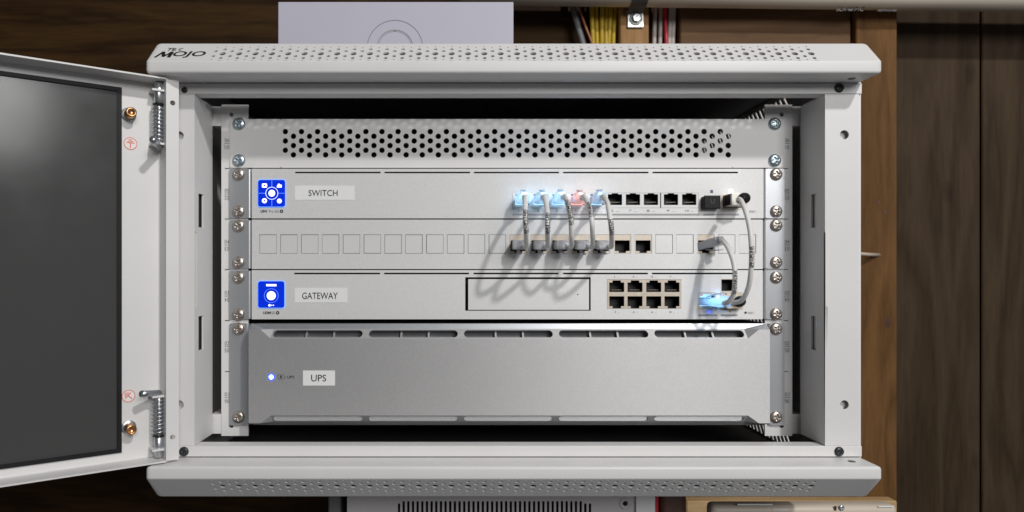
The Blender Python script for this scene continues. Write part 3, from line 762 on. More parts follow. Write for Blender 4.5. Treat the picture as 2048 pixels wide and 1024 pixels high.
# ------------------------------------------------------------------ patch panel
pp = thing("patch_panel", "silver patch panel with square knockouts between switch and gateway", "patch panel", P(1013, 538, 0))
(x0, z1), (x1, z0) = XZ(503.5, 439.2, YD), XZ(1525.5, 538, YD)
KX = [536 + 41.7 * i for i in range(24)]
jacks = [12, 13, 14, 15, 16, 17, 18, 21]
kw, ky0, ky1 = 17.2, 469, 507
bb = B(); bb.add(*plate_geo(rect(x0, x1, z0, z1), [prect(c - kw, c + kw, ky0, ky1, YD) for c in KX], YD, 1.8)); skirt(bb, x0, x1, z0, z1, YD, 17)
bb.mk("faceplate", 'alu', pp)
body(pp, 440, 538)
B().box(x0 + 3, x1 - 3, YD + 14.2, YD + 16, z0 + 2, z1 - 2).mk("rear_plate", 'void', pp)
ears(pp, 440, 537.5, [(477, 452), (477, 525), (1552, 451), (1552, 525)])
ka = me("knockout", *plate_geo(rect(-kw * .4348 + .42, kw * .4348 - .42, -8.26 + .42, 8.26 - .42), [], 0, 1.4), 'alu')
jk = B(); hole = [(-6.5, -6.1), (-3.2, -6.1), (-3.2, -7.7), (3.2, -7.7), (3.2, -6.1), (6.5, -6.1), (6.5, 3.2), (-6.5, 3.2)]
jk.add(*plate_geo(rect(-kw * .4348 + .25, kw * .4348 - .25, -8.05, 8.05), [hole], 0, 1.0)); jkm = me("jack", jk.v, jk.f, 'jack')
cvv = [(-6.8, 1.05, -8), (6.8, 1.05, -8), (6.8, 1.05, 3.4), (-6.8, 1.05, 3.4), (-6.8, 13, -8), (6.8, 13, -8), (6.8, 13, 3.4), (-6.8, 13, 3.4)]
cvm = me("cavity", cvv, [(4, 5, 6, 7), (0, 1, 5, 4), (1, 2, 6, 5), (2, 3, 7, 6), (3, 0, 4, 7)], 'void', fix=False)
for i, c in enumerate(KX):
    p = P(c, (ky0 + ky1) / 2, YD)
    if i in jacks:
        j = ob("keystone_jack", jkm, pp, (p.x, YD + .5, p.z)); ob("cavity", cvm, j, (p.x, YD + .5, p.z))
    else:
        bb_ = ob("knockout", ka, pp, (p.x + _rot.uniform(-.12, .12), YD + .3 + _rot.uniform(-.18, .25), p.z + _rot.uniform(-.1, .1)))
        (a, zz1), (b_, zz0) = XZ(c - kw - 1, ky0 - 1, YD), XZ(c + kw + 1, ky1 + 1, YD)
B().box(*[XZ(517, 0, YD)[0], XZ(1013, 0, YD)[0]], YD + 2.3, YD + 3, XZ(0, 508.5, YD)[1], XZ(0, 467.5, YD)[1]).mk("knockout_backing", 'cutline', pp)
for a, b_ in ((1308, 1391), (1433, 1514)): B().box(XZ(a, 0, YD)[0], XZ(b_, 0, YD)[0], YD + 2.3, YD + 3, XZ(0, 508.5, YD)[1], XZ(0, 467.5, YD)[1]).mk("knockout_backing", 'cutline', pp)

# ------------------------------------------------------------------ gateway
gw = thing("gateway_router", "silver gateway with a GATEWAY sticker, drive bay and eight ports", "gateway", P(1013, 639, 0))
(x0, z1), (x1, z0) = XZ(503.5, 540.2, YD), XZ(1525.5, 638.5, YD)
segs = [(588, 760), (768, 938), (947, 1117), (1126, 1296), (1304, 1473)]
cuts = [prect(a, b_, 545.4, 548.6, YD) for a, b_ in segs] + [prect(930.5, 1181.5, 554.5, 621.5, YD), prect(1214, 1362.5, 558.5, 617.5, YD), prect(1396, 1434, 585, 618.5, YD), prect(1441.5, 1475, 557.5, 617.5, YD)]
bb = B(); bb.add(*plate_geo(rect(x0, x1, z0, z1), cuts, YD, 1.8)); skirt(bb, x0, x1, z0, z1, YD, 17)
bb.mk("faceplate", 'alu', gw); body(gw, 541, 639)
ears(gw, 541, 638.5, [(477, 555), (477, 629), (1552, 555), (1552, 628)])
for a, b_ in segs: cavity(gw, a - 1, b_ + 1, 544, 550, YD + 1.9, 7, "vent_recess")
cavity(gw, 930, 1182, 554, 622, YD + 1.9, 10, "bay_recess")
tr = plate("drive_tray", prect(936.5, 1178, 558.3, 619.6, YD - .3), [circ(*XZ(1155.5, 589, YD - .3), .62, 10)], YD - .3, 2, 'alu', gw)
GX = [1233.5, 1270, 1307.5, 1344]
hs = [rj45_up(c, 565, 584, 30, YD + .2, 17, 4.2) for c in GX] + [rj45_dn(c, 592.5, 612.5, 30, YD + .2, 17, 4.2) for c in GX]
plate("port_frame", prect(1214.5, 1362, 559, 617, YD + .2), hs, YD + .2, 1.5, 'jack', gw)
for i, c in enumerate(GX):
    cavity(gw, c - 15.6, c + 15.6, 560, 585, YD + 1.75, 12, "port"); cavity(gw, c - 15.6, c + 15.6, 592, 617, YD + 1.75, 12, "port")
    text("port_print", "%d .." % (2 * i + 1), c, 553.5, 3.6, YD, 'greyink', gw, 10); text("port_print", "%d .." % (2 * i + 2), c, 624, 3.6, YD, 'greyink', gw, 10)
    contacts(gw, c, 570, YD + 4, hh=4.5); contacts(gw, c, 594, YD + 4, hh=-1)
plate("port_frame", prect(1396.5, 1433.5, 585.5, 618, YD + .1), [rj45_up(1415, 592, 612, 30, YD, 16, 4)], YD + .1, 1.4, 'jack', gw)
cavity(gw, 1397, 1433, 586, 617, YD + 1.6, 12, "port")
cavity(gw, 1442, 1474.5, 558, 584, YD + .1, 14, "port"); cavity(gw, 1442, 1474.5, 590, 617, YD + .1, 14, "port")
plate("port_cage", prect(1441, 1485, 584, 619, YD - .35), [prect(1445, 1474, 592, 615, YD - .35)], YD - .35, 1, 'jack', gw)
plate("port_cage", prect(1441.5, 1475, 557.5, 583.6, YD + .05), [prect(1443, 1473.5, 559, 582, YD + .05)], YD + .05, 1, 'jack', gw)
decal("cage_mark", [XZ(1450, 589, YD - .4), XZ(1454, 589, YD - .4), XZ(1452, 586, YD - .4)], YD - .4, 'ink', gw)
decal("printed_bar", prect(1397, 1434, 628.6, 632.2, YD), YD, 'paleink', gw); decal("printed_bar", prect(1442, 1475, 628.6, 632.2, YD), YD, 'paleink', gw)
dot(1491, 625.3, 2.3, 'ink', gw, YD).name = "reset_hole"; text("reset_print", "RESET", 1501.5, 625.5, 4, YD, 'paleink', gw, 13)
ringd(1417.5, 624, 3, 1.6, 'ledring', gw, YD, "port_mark"); dot(1460, 623, 1.6, 'greyink', gw, YD).name = "port_mark"
dsp = screen(gw, 516.5, 569, 562.5, 615.5)
dot(542.6, 591.3, 8.9, 'glow', dsp); ringd(542.6, 591.3, 14.3, 13.6, 'blueline', dsp)
decal("icon", prect(532.5, 552.8, 568.3, 572.4, YS), YS, 'glow', dsp); dot(539, 610.6, 2.3, 'glow', dsp); dot(543.6, 610.5, 1.1, 'glow', dsp); dot(547, 610.5, 1.1, 'glow', dsp)
text("model_print", "UDM", 534, 625.5, 5.2, YD, 'ink', gw, 15, bold=.03); text("model_print", "SE", 546.5, 625.5, 5.2, YD, 'greyink', gw, 7); ringd(555.3, 625.5, 3.4, 1.5, 'ink', gw, YD, "model_mark")
sticker(gw, 589.5, 694.5, 576, 605, "GATEWAY", 640, 591.5, 13, 71)

# ------------------------------------------------------------------ UPS
up = thing("battery_backup", "grey two-unit battery backup with a UPS sticker at the bottom", "battery backup", P(1013, 852, 0))
YU = -16.0
def U(px, py, Y=YU): return tuple(P(px, py, Y))
xl, xr = P(497, 0, YU).x, P(1540, 0, YU).x
zt, z1, z2, zb = XZ(0, 659, YU)[1], XZ(0, 677, YU)[1], XZ(0, 831, YU)[1], XZ(0, 846.5, YU)[1]
ax = lambda px: P(px, 0, YU).x
front = [(xl, zt), (ax(521), zt), (ax(541), z1), (ax(1496), z1), (ax(1518), zt), (xr, zt), (xr, zb), (ax(1518), zb), (ax(1496), z2), (ax(541), z2), (ax(521), zb), (xl, zb)]
tri = tessellate_polygon([[Vector((a, c, 0)) for a, c in front]])
bb = B(); bb.add([(a, YU, c) for a, c in front], [tuple(t) for t in tri])
YP = YU + 6.5; YB = -8.0
ztop, zbot = -46.0, -134.2
floors = []
dark = B(); bev = B()
for (zo, zi, zz, py0, py1, s) in ((zt, z1, ztop, 660.5, 675, 1), (zb, z2, zbot, 834.5, 846, -1)):
    A, Bq = (ax(542.5), ax(1494.5))
    hs = []
    for a, b_ in ((545, 724), (737, 915.5), (928, 1106.5), (1119, 1298.5), (1311, 1491)):
        zc0, zc1 = (0.11, 0.85) if s > 0 else (0.14, 0.88)
        ua, ub_ = ax(a), ax(b_); r_ = 3.1
        hs.append([((x_ if True else 0), t_) for x_, t_ in [(p_[0], zc0 + (zc1 - zc0) * (p_[1] + 1) / 2) for p_ in rrect(ua, ub_, -1, 1, .999, 5)]])
        # stretch the round ends in x
        hs[-1] = [(min(max(x_, ua), ub_) if abs(x_ - (ua + ub_) / 2) < (ub_ - ua) / 2 - 1 else (ua + (x_ - ua) * r_ if x_ < (ua + ub_) / 2 else ub_ - (ub_ - x_) * r_), t_) for x_, t_ in hs[-1]]
    dz = zo - zi
    mpf = lambda u_, t_, d_, zi=zi, zo=zo, dz=dz, s=s: (u_, YU + (YP - YU) * t_ + d_ * .8, zi + dz * t_ - s * d_ * 0.35)
    outer = [(ax(541), 0), (ax(1496), 0), (Bq, 1), (A, 1)]
    loops = [outer] + hs
    tri = tessellate_polygon([[Vector((p_[0], p_[1] * 10, 0)) for p_ in l] for l in loops])
    pts = [p_ for l in loops for p_ in l]
    bb.add([mpf(p_[0], p_[1], 0) for p_ in pts], [tuple(t) for t in tri])
    for h_ in hs:                                            # walls and floor of each slot
        n_ = len(h_); v = [mpf(p_[0], p_[1], 0) for p_ in h_] + [mpf(p_[0], p_[1], 9) for p_ in h_]
        if s < 0: v = v[:n_] + [(p_[0], -10.7 + .8 * (p_[1] - .2), mpf(p_[0], p_[1], 0)[2] + .2) for p_ in h_]
        (dark if s > 0 else bb).add(v, [(i, (i + 1) % n_, (i + 1) % n_ + n_, i + n_) for i in range(n_)] + ([tuple(range(n_, 2 * n_))] if s > 0 else []))
        if s < 0:
            floors.append(([(p_[0], -10.7 + .8 * (p_[1] - .2), mpf(p_[0], p_[1], 0)[2] + .2) for p_ in h_], [tuple(range(n_))])); continue
        xa_, xb_ = min(p_[0] for p_ in h_), max(p_[0] for p_ in h_)
        for q in (.36, .67):
            xc = xa_ + (xb_ - xa_) * q; v = [mpf(xc + e, t_, d_) for e in (-.8, .8) for t_ in (.12, .84) for d_ in (4.5, 8.8)]
            bb.add(v, [(0, 1, 3, 2), (4, 6, 7, 5), (0, 4, 5, 1), (2, 3, 7, 6), (0, 2, 6, 4), (1, 5, 7, 3)])
    bb.add([(ax(521), YU, zo), (ax(541), YU, zi), (A, YP, zo)], [(0, 1, 2)]); bb.add([(ax(1518), YU, zo), (ax(1496), YU, zi), (Bq, YP, zo)], [(0, 1, 2)])
    # top (or bottom) bevel running back from the face edge
    (bev if s > 0 else bb).add([(xl, YU, zo), (ax(521), YU, zo), (A, YP, zo), (Bq, YP, zo), (ax(1518), YU, zo), (xr, YU, zo), (xr, YB if s > 0 else -2.5, zz), (xl, YB if s > 0 else -2.5, zz)], [(0, 1, 2, 3, 4, 5, 6, 7)])
bb.add([(xl, YU, zt), (xl, YU, zb), (xl, -2.5, zbot), (xl, -2.5, ztop), (xl, YB, ztop)], [(0, 1, 2, 3, 4)]); bb.add([(xr, YU, zt), (xr, YU, zb), (xr, -2.5, zbot), (xr, -2.5, ztop), (xr, YB, ztop)], [(0, 1, 2, 3, 4)])
bb.mk("faceplate", 'upsalu', up)
bev.mk("top_bevel", 'bevel', up)
dark.mk("shaded_slot_walls", 'slotshade', up)
for v, f in floors: mk("slot_floor", v, f, 'slotglint', up)
B().box(xl + 1, xr - 1, 1.0, 250, zbot + 1, ztop - .6).mk("chassis", 'inner', up)
ears(up, 646.5, 851, [(477, 658), (477, 834), (1552, 658), (1552, 834)], xl=(459, 499), xr=(1536, 1569))
k_ = (DIST + YU) / FPX
c = XZ(542.5, 754, YU); decal("status_led", circ(*c, 4.4 * k_, 20), YU - .1, 'leddot', up); decal("led_ring", circ(*c, 7.3 * k_, 24), YU - .05, 'ledring', up, [circ(*c, 4.5 * k_, 24)])
decal("battery_icon", rrect(*[XZ(555, 0, YU)[0], XZ(569, 0, YU)[0], XZ(0, 758.5, YU)[1], XZ(0, 749, YU)[1]], .7), YU, 'greyink', up, [rrect(XZ(556.3, 0, YU)[0], XZ(567.7, 0, YU)[0], XZ(0, 757.3, YU)[1], XZ(0, 750.2, YU)[1], .4)])
decal("battery_icon", prect(569.8, 571.2, 752, 756, YU), YU, 'greyink', up); decal("battery_icon", [XZ(a, c_, YU) for a, c_ in ((563, 748.5), (559, 754.4), (561.8, 754.2), (560.6, 759), (565, 752.8), (562, 753))], YU, 'ink', up)
text("model_print", "UPS", 581.5, 754, 5.6, YU, 'ink', up, 14.5)
sticker(up, 606, 670, 741, 771, "UPS", 637.5, 756, 13.5, 30, YU)

# ------------------------------------------------------------------ patch cords
def place_frame(o, d, upv):
    d = Vector(d).normalized(); up_ = (Vector(upv) - d * d.dot(Vector(upv))).normalized(); s = d.cross(up_)
    return lambda a, l, h: tuple(Vector(o) + s * a + d * l + up_ * h)       # a sideways, l along the plug, h towards the latch
def plug(parent, o, d, upv, boot=True, name="plug", pm='plug'):
    """clear modular plug: o = port mouth, d = pull-out direction, upv = latch side"""
    F = place_frame(o, d, upv)
    secs = [(-6, 5.7, 3.3, .0), (6, 5.7, 3.3, 0), (6.2, 5.8, 3.9, 0), (10, 5.7, 3.9, 0)]
    secs += [(12, 6.0, 4.6, .4), (15, 5.6, 5.2, .9), (18.5, 4.3, 4.7, 1.1), (21, 3.0, 3.3, .4)] if boot else [(15, 5.5, 3.7, 0), (15.6, 4.8, 3.2, 0)]
    v, f = [], []; n = 20
    for i, (l, a, h, dz) in enumerate(secs):
        e = (0.35 if boot else 0.2) if (i < 4 or not boot) else 0.35 + 0.65 * (i - 3) / 4
        for k in range(n):
            t = 2 * math.pi * k / n; c_, s_ = math.cos(t), math.sin(t)
            v.append(F(a * math.copysign(abs(c_) ** e, c_), l, h * math.copysign(abs(s_) ** e, s_) + dz))
    for i in range(len(secs) - 1):
        for k in range(n):
            a, b_ = i * n + k, i * n + (k + 1) % n; f.append((a, b_, b_ + n, a + n))
    f.append(tuple(range(n))); f.append(tuple(range((len(secs) - 1) * n, len(secs) * n)))
    p = mk(name, v, f, pm, parent, boot)
    # latch: thin tongue rising towards the cable, with a thumb tab
    bb = B()
    for (l0, h0, l1, h1, wd) in ((0, 3.6, 9.5, 6.6, 1.7), (9.5, 6.6, 14, 7.2, 2.5)):
        v = [F(a, l, h + e) for a in (-wd, wd) for (l, h) in ((l0, h0), (l1, h1)) for e in (0, .9)]
        bb.add(v, [(0, 1, 3, 2), (4, 6, 7, 5), (0, 4, 5, 1), (2, 3, 7, 6), (0, 2, 6, 4), (1, 5, 7, 3)])
    bb.mk("latch", pm, p)
    # conductors fan inside the plug
    bb = B()
    for i in range(8):
        a0, a1 = -3.6 + i * 1.02, -1.2 + i * .34
        vv, ff = tube_geo([Vector(F(a0, -3, -1.2)), Vector(F(a0, 4, -.6)), Vector(F(a1, 11, 0))], .36, 5); bb.add(vv, ff)
    bb.mk("conductors", 'sheath', p)
    return p
def print_on(cord, path, s, size, start, ang, m='ink', mirror=1):
    fr = frames(path); L_ = [0.0]
    for i in range(1, len(path)): L_.append(L_[-1] + (path[i] - path[i - 1]).length)
    v, f = text_geo(s, size, .03)
    bm = bmesh.new(); vs = [bm.verts.new((a, b_, 0)) for a, b_ in v]
    for q in f:
        try: bm.faces.new([vs[i] for i in q])
        except ValueError: pass
    bmesh.ops.triangulate(bm, faces=bm.faces[:])
    bmesh.ops.subdivide_edges(bm, edges=[e for e in bm.edges if e.calc_length() > .5], cuts=2, use_grid_fill=True)
    bm.verts.index_update()
    w0 = min(a.co.x for a in bm.verts); out = []
    R = CR + 0.12
    for a in bm.verts:
        sdist = start + (a.co.x - w0)
        i = max(0, min(len(L_) - 2, next((j for j in range(len(L_) - 1) if L_[j + 1] >= sdist), len(L_) - 2)))
        t = (sdist - L_[i]) / max(1e-6, L_[i + 1] - L_[i])
        p0, t0, n0, b0 = fr[i]; p1, _, n1, b1 = fr[i + 1]
        p = p0.lerp(p1, t); tt = (p1 - p0).normalized(); n_ = Vector((0, -1, 0)); n_ = (n_ - tt * tt.dot(n_)).normalized(); bi = tt.cross(n_)
        th_ = ang + a.co.y / CR
        out.append(tuple(p + n_ * (R * math.cos(th_)) - bi * (R * math.sin(th_))))
    ff = [tuple(q.index for q in fc.verts) for fc in bm.faces]; bm.free()
    return mk("printed_name", out, ff, m, cord, fix=False)
CR = 2.0
def patch_cord(label, group, pa, pb, mids, txt, led='ledblue', tstart=10, a_off=0.0, size=2.3):
    root = thing("network_cable", label, "cable", pb, group)
    # the cord is drawn from its lower end upwards, so that the print reads upwards
    path = spline([pb] + mids + [pa], 14)
    v, f = tube_geo(path, CR, 14); cord = mk("cord", v, f, 'sheath', root, True)
    for s_, an, sz in txt: print_on(cord, path, s_, sz, tstart if not isinstance(an, tuple) else an[1], an if not isinstance(an, tuple) else an[0])
    return root
names = [("AP-UPSTAIRS", "light grey patch cord printed AP-UPSTAIRS, leftmost of the five", 1052, 1050), ("AP-KITCHEN", "light grey patch cord printed AP-KITCHEN, second from left", 1095, 1092),
         ("AP-BASEMENT", "light grey patch cord printed AP-BASEMENT, third from left", 1143, 1141), ("UPS-MAIN", "light grey patch cord printed UPS-MAIN, leading to the pink-lit plug", 1185, 1181), ("SWITCH", "light grey patch cord printed SWITCH, rightmost of the five", 1223, 1219)]
for i, (s_, lab, bx_, mx_) in enumerate(names):
    top = P(SWP[i], 399.5, YD); jx = KX[12 + i]; bot = P(jx, 491, YD)
    off = bx_ - SWP[i]
    dT = Vector((-.07, -1, -.07 + .01 * (i % 3))); dB = Vector((-.03 + .03 * (i % 3), -1, -.02 * (i % 2)))
    eT = top + dT.normalized() * 19 + Vector((1.2, 0, .6)); eB = bot + dB.normalized() * 13 + Vector((3.2, 0, .6))
    jt = [(0, 0, 0), (2, 3, -4), (-1, -4, 3), (1.5, 2, 5), (0, -3, -3)][i]
    mids = [P(bx_ - 1, 494, -26), P(bx_ + 0.5, 484 + jt[0], -45 + jt[1]), P(bx_, 462, -60 + jt[2]), P(mx_ + 1 + jt[0], 438 + jt[1], -63 + jt[2]), P(SWP[i] + off * .72 + jt[0], 410 + jt[1], -53 + jt[1]), P(SWP[i] + off * .3 + 3, 393, -36)]
    root = patch_cord(lab, "patch cords from switch to patch panel", eT, eB, mids, [(s_, .25, 2.5), (s_, -1.15, 2.5)], tstart=(46, 49, 51, 55, 48)[i])
    plug(root, top, dT, (0, 0, 1), True, pm='litplug'); plug(root, bot, dB, (0, 0, -1), False)
    c_ = SWP[i]
    (a, zz1), (b_, zz0) = XZ(c_ - 13, 389.5, YD), XZ(c_ + 13, 409.5, YD)
    B().box(a, b_, YD + 8, YD + 8.6, zz0, zz1).mk("port_light", 'ledred' if i == 3 else 'ledblue', sw)

def led_light(name, p, col, watts):      # the port's own light diode, shining inside the clear plug
    l = bpy.data.lights.new(name, 'POINT'); l.energy = watts; l.color = col; l.shadow_soft_size = 0.0015
    o = bpy.data.objects.new(name, l); o.location = Vector(p) * MM; COL.objects.link(o)
for i in range(5):
    led_light("port_diode", P(SWP[i], 400, YD) + Vector((.6, -9, 0)), (1.0, .40, .34) if i == 3 else (.36, .68, 1.0), (.009, .0045, .009, .0045, .0038)[i])
led_light("port_diode", P(1415, 600, YD) + Vector((6, -8, 2)), (.20, .50, 1.0), .0065)
# cord arching from the patch panel to the lit gateway port
top = P(KX[21], 490, YD); bot = P(1415, 603, YD)
dT = Vector((.62, -1.0, .26)); dB = Vector((.85, -1.0, -.02))
eT = top + dT.normalized() * 15; eB = bot + dB.normalized() * 15
mids = [P(1452, 606, -33), P(1466, 592, -42), P(1470, 560, -48), P(1468, 528, -46), P(1457, 497, -36), P(1444, 480, -24)]
root = patch_cord("short grey cord arching from the patch panel down to the blue-lit gateway port", None, eT, eB, mids, [("ISP-STARLINK", .1, 2.4)], tstart=34)
plug(root, top, dT, (0.1, 0, -1), False); plug(root, bot, dB, (0, 0, 1), True, pm='litplug')
(a, zz1), (b_, zz0) = XZ(1400, 589, YD), XZ(1430, 615, YD)
B().box(a, b_, YD + 9, YD + 9.6, zz0, zz1).mk("port_light", 'ledwan', gw)

# uplink cord with two metal modules
mA = P(1464, 402, YD); mB = P(1463, 604, YD)
root = thing("uplink_cable", "long pale cord at the right joining the two metal uplink modules", "cable", mB)
cA = P(1478, 398, -27); cB = P(1466, 606, -24)
mids = [P(1484, 600, -36), P(1497, 574, -46), P(1502, 540, -52), P(1503, 500, -55), P(1500, 460, -53), P(1492, 425, -46), P(1483, 403, -37)]
path = spline([cB] + mids + [cA], 14); v, f = tube_geo(path, CR, 14); cord = mk("cord", v, f, 'sheath', root, True)
print_on(cord, path, "SPF-UPLINK", 2.5, 45, .35); print_on(cord, path, "SPF-UPLINK", 2.5, 45, -1.1)
for (mo, ce_, dy) in ((mA, cA, 0), (mB, cB, 1)):
    v, f = bevbox(mo.x - 6.8, mo.x + 6.8, -19, 6, mo.z - 5.2, mo.z + 5.2, .6, 2)
    if dy: v = [(a, max(b_, -11), c_) for a, b_, c_ in v]
    md = mk("module", v, f, 'jack' if dy else 'modmetal', root)
    v, f = bevbox(mo.x - 6.9, mo.x - 5.2, -17 if not dy else -9, -4, mo.z - 4.8, mo.z + 4.8, .4, 1); mk("module_side", v, f, 'black', md)
    fwd = (Vector(ce_) - Vector((mo.x + 3.5, -18 if not dy else -10, mo.z + 1))).normalized()
    v, f = lathe_geo([(4.6, -3), (4.8, 0), (4.6, 2.5), (3.6, 5), (2.6, 7)], Vector((mo.x + 4.2, -18 if not dy else -10, mo.z + .8)), fwd, 18); mk("strain_relief", v, f, 'black', md, True)

# black dust plug in the neighbouring uplink port
dp = thing("dust_plug", "black rubber dust plug with an embossed mark in the switch", "dust plug", P(1424, 404, YD))
v, f = bevbox(XZ(1408.5, 0, -10)[0], XZ(1441, 0, -10)[0], -10, 8, XZ(0, 417, -10)[1], XZ(0, 392, -10)[1], .7, 2); mk("body", v, f, 'black', dp)
text("embossed_mark", "U", 1425, 402.5, 9, -10, 'strap', dp, 8)

# ------------------------------------------------------------------ things above the cabinet
bxo = thing("product_box", "pale lavender carton with a thin circle drawing on top of the cabinet", "box", P(790, 100, 60))
(xa_, zt_), (xb_, _) = XZ(556, 3.5, 40), XZ(1027, 3, 40)
v, f = bevbox(xa_, xb_, 40, 190, 181.5, zt_, .8, 2); mk("carton", v, f, 'box', bxo)
ringc = XZ(790, 96, 40)
kk = 640 / FPX
for r0, wd, nm in ((56, .55, "printed_circle"), (36.5, .5, "printed_circle"), (33.5, .3, "printed_circle")):
    n_ = 48; ro = [(ringc[0] + r0 * kk * math.cos(math.pi * i / n_), ringc[1] + r0 * kk * math.sin(math.pi * i / n_)) for i in range(n_ + 1)]
    ri = [(ringc[0] + (r0 * kk - wd) * math.cos(math.pi * i / n_), ringc[1] + (r0 * kk - wd) * math.sin(math.pi * i / n_)) for i in range(n_ + 1)]
    v = [(a, 39.8, max(c_, 181.6)) for a, c_ in ro + ri]
    mk(nm, v, [(i, i + 1, i + n_ + 2, i + n_ + 1) for i in range(n_)], 'greyink', bxo, fix=False)
decal("printed_dot", circ(*XZ(790, 61.5, 40), .8, 12), 40, 'greyink', bxo)

pipe = thing("plastic_pipe", "beige plastic pipe running along the top of the picture", "pipe", (300, 250, 325))
v, f = lathe_geo([(22, -300), (22, 600)], (300, 311, 369.5), (1, 0, -.012), 40); mk("pipe_wall", v, f, 'pvc', pipe, True)
def pipe_print(s, px, py, hpx, wpx):
    c_ = P(px, py, 296); vv, ff = text_geo(s, 1.0, .01, .3); ww = max(a[0] for a in vv) - min(a[0] for a in vv); k3 = 896 / FPX
    out = []
    for a, b_ in vv:
        x = c_.x + a * wpx * k3 / ww; z = c_.z + b_ * hpx * k3; za = 369.5 - .012 * (x - 300)
        dz = max(-22, min(22, z - za)); out.append((x, 311 - math.sqrt(22.15 ** 2 - dz * dz), z))
    mk("pipe_print", out, ff, 'greyink', pipe, fix=False)
pipe_print("SCH 40 PVC", 1711, 11.5, 7, 56); pipe_print("ASTM D1785", 1786, 13.5, 4.5, 40)
ps = thing("pipe_strap", "dark pipe strap with a bolted galvanised foot on the orange stud", "strap", P(1271, 38, 333))
bb = B(); xs0, xs1 = P(1263, 0, 300).x, P(1296, 0, 300).x
prof = [(311 - 23.2 * math.cos(math.radians(a)), 371 + 23.2 * math.sin(math.radians(a))) for a in range(-90, 100, 10)]
prof = [(330.5, 346), (322, 346.5)] + prof
v = []
for i, (y, z) in enumerate(prof):
    sh = -3 if i == 0 else 0
    v += [(xs0 + sh, y, z), (xs1 + sh, y, z), (xs1 + sh, y + 1.5, z - 1.2), (xs0 + sh, y + 1.5, z - 1.2)]
f = [(4 * i + a, 4 * i + (a + 1) % 4, 4 * i + 4 + (a + 1) % 4, 4 * i + 4 + a) for i in range(len(prof) - 1) for a in range(4)]
mk("band", v, f, 'strap', ps)
(a, zz1), (b_, zz0) = XZ(1255.5, 22, 331), XZ(1287.5, 54.5, 331)
v, f = bevbox(a, b_, 331, 334.6, zz0, zz1, .6, 1); ft = mk("foot_plate", v, f, 'galv', ps)
bo = P(1271.5, 38, 331)
v, f = lathe_geo([(8.6, 0), (8.6, 1.4), (8.2, 1.7)], bo, (0, -1, 0), 24); mk("washer", v, f, 'galv', ft, True)
v, f = lathe_geo([(6, 1.7), (6, 5), (4.8, 6), (4.2, 6), (4, 5.2), (.4, 5.4)], bo, (0, -1, 0), 6); mk("bolt", v, f, 'steel', ft)

def hang(label, cat, group, pts, r, m, name="cable"):
    v, f = tube_geo(spline(pts, 8), r, 10); return tag(mk(name, v, f, m, None, True), label, cat, group)
ypos = [(1183, 1186), (1192, 1194), (1204, 1203), (1213, 1212), (1222, 1217), (1230, 1226)]
ords = ["leftmost", "second from left", "third from left", "fourth from left", "fifth from left", "rightmost"]
for i, (a, b_) in enumerate(ypos):
    hang("yellow cable above the cabinet, %s of the six" % ords[i], "cable", "yellow cables above the cabinet",
         [P(a, -70, 352 + 3 * (i % 2)), P(a + .5, 10, 348 + 4 * (i % 2)), P((a + b_) / 2, 50, 346 + 4 * (i % 2)), P(b_, 95, 348), P(b_ - 2, 160, 352)], 3.1 if i != 3 else 3.8, 'yellow', "yellow_cable")
hang("dark grey cable slanting down left of the yellow cables", "cable", None, [P(1140, -60, 354), P(1146, 8, 350), P(1155, 50, 346), P(1168, 95, 346), P(1180, 150, 350)], 4.2, 'grayc', "grey_cable")
hang("thin copper coloured wire slanting across the leftmost yellow cable", "wire", None, [P(1152, -40, 348), P(1158, 12, 344), P(1170, 50, 340), P(1186, 92, 338), P(1200, 140, 342)], 1.5, 'orange', "copper_wire")
for i, (a, b_, lab) in enumerate(((1310, 1308, "pale cable right of the stud, nearest to the stud"), (1322, 1320, "pale cable directly left of the red cable"), (1341, 1338, "pale cable directly right of the red cable"), (1348, 1345, "pale cable farthest right of the stud above the cabinet"))):
    hang(lab, "cable", "pale cables above the cabinet", [P(a, -70, 362), P(a, 15, 358), P((a + b_) / 2, 52, 356), P(b_, 95, 358), P(b_ - 1, 150, 362)], 3.0, 'sheath2', "pale_cable")
hang("red cable hanging between the pale cables above the cabinet", "cable", None, [P(1329, -70, 356), P(1330, 15, 352), P(1331, 52, 350), P(1333, 95, 350), P(1333, 150, 356)], 2.6, 'red', "red_cable")

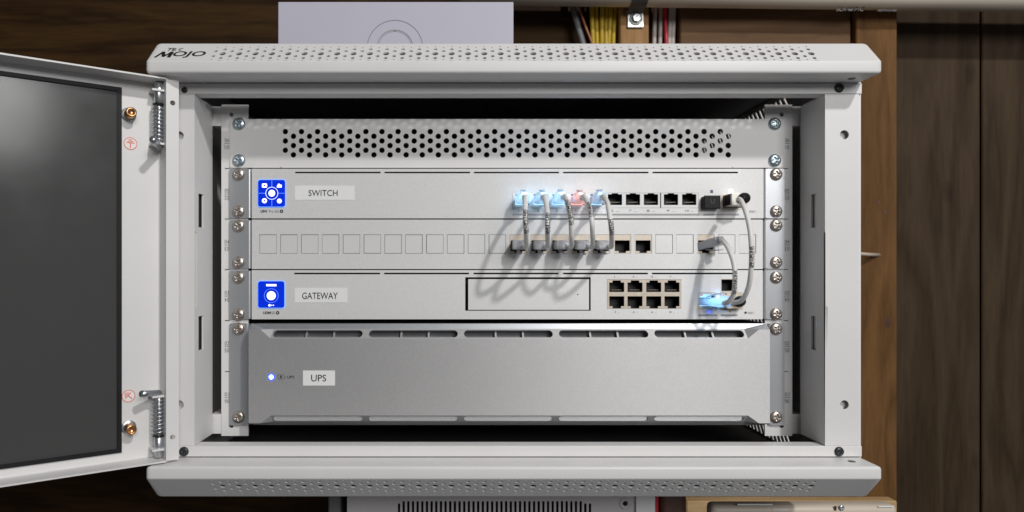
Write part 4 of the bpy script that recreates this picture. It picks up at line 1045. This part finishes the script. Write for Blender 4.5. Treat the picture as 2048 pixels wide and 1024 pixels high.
# ------------------------------------------------------------------ things below the cabinet
shelf = tag(board("wooden_shelf", P(1372, 0, 320).x, 582, 318, 337, -327, -307.5, 'wood_shelf'), "pale wooden shelf board under the right end of the cabinet", "shelf")
bg = thing("beige_enclosure", "beige plastic enclosure with pale ribs under the cabinet at bottom right", "enclosure", (330, 60, -330))
v, f = bevbox(P(1424, 0, 40).x, P(1797, 0, 40).x, 40, 58, -330, -219, 5, 3); mk("cover", v, f, 'beige', bg, True)
for a, b_, y, m in ((1475, 1545, 1009, 'paper'), (1545, 1576, 1019, 'paper'), (1757, 1788, 1013, 'paper')):
    decal("rib", prect(a, b_, y - 1.3, y + 1.3, 40), 40, m, bg)
screw(1683, 1015.5, 39.8, 2.6, 'steel', bg); decal("slot", prect(1668, 1673, 1012, 1021, 40), 40, 'brown', bg)
hp = thing("lower_appliance", "pale grey appliance with a black slotted grille below the cabinet", "appliance", (40, 100, -340))
(a, _), (b_, _) = XZ(690, 0, 60), XZ(1270, 0, 60)
gh = []
g0, g1 = 798, 1180; n_ = 42
k6 = 660 / FPX
for i in range(n_):
    c_ = g0 + (g1 - g0) * i / (n_ - 1); x = (c_ - VX) * k6
    gh.append(rect(x - 1.15, x + 1.15, -325, (VY - 1002.5 if 0 < i < n_ - 2 else VY - 1007) * k6))
outl = [(a + 2, -335), (b_, -335), (b_, -196), (a + 14, -196), (a + 8, -205), (a + 2, -218)]
plate("front_cover", outl, gh, 60, 2.2, 'housing', hp)
B().box(a + 10, b_ - 4, 66, 180, -334, -199).mk("inner_case", 'black', hp)
plate("side_trim", rect(b_ + .3, P(1309, 0, 58).x, -335, -196), [], 56, 90, 'paper', hp)
plate("red_edge", rect(P(1309.3, 0, 58).x, P(1316, 0, 58).x, -335, -196), [], 57, 80, 'red', hp)
v, f = lathe_geo([(5.5, 0), (5.5, .8), (4.8, 1), (2.4, 1), (2.2, -1.5)], (P(1250, 0, 60).x, 60, (VY - 1007) * k6), (0, -1, 0), 20); mk("screw_boss", v, f, 'housing', hp, True)
v, f = lathe_geo([(2.2, 0), (2.1, .2)], (P(1250, 0, 60).x, 58.9, (VY - 1006) * k6), (0, -1, 0), 14); mk("boss_hole", v, f, 'black', hp)
lg = tag(board("grey_bracket", P(664, 0, 90).x, P(688, 0, 90).x, 70, 110, -340, -190, 'grayc'), "dark grey upright bracket left of the lower appliance", "bracket")
bj = thing("brown_jar", "dark brown rounded container between the red edge and pale shelf", "container", (P(1347, 0, 90).x, 100, -330))
v, f = bevbox(P(1319, 0, 70).x, P(1376, 0, 70).x, 70, 110, -330, -214, 7, 4); mk("jar_body", v, f, 'brown', bj, True)
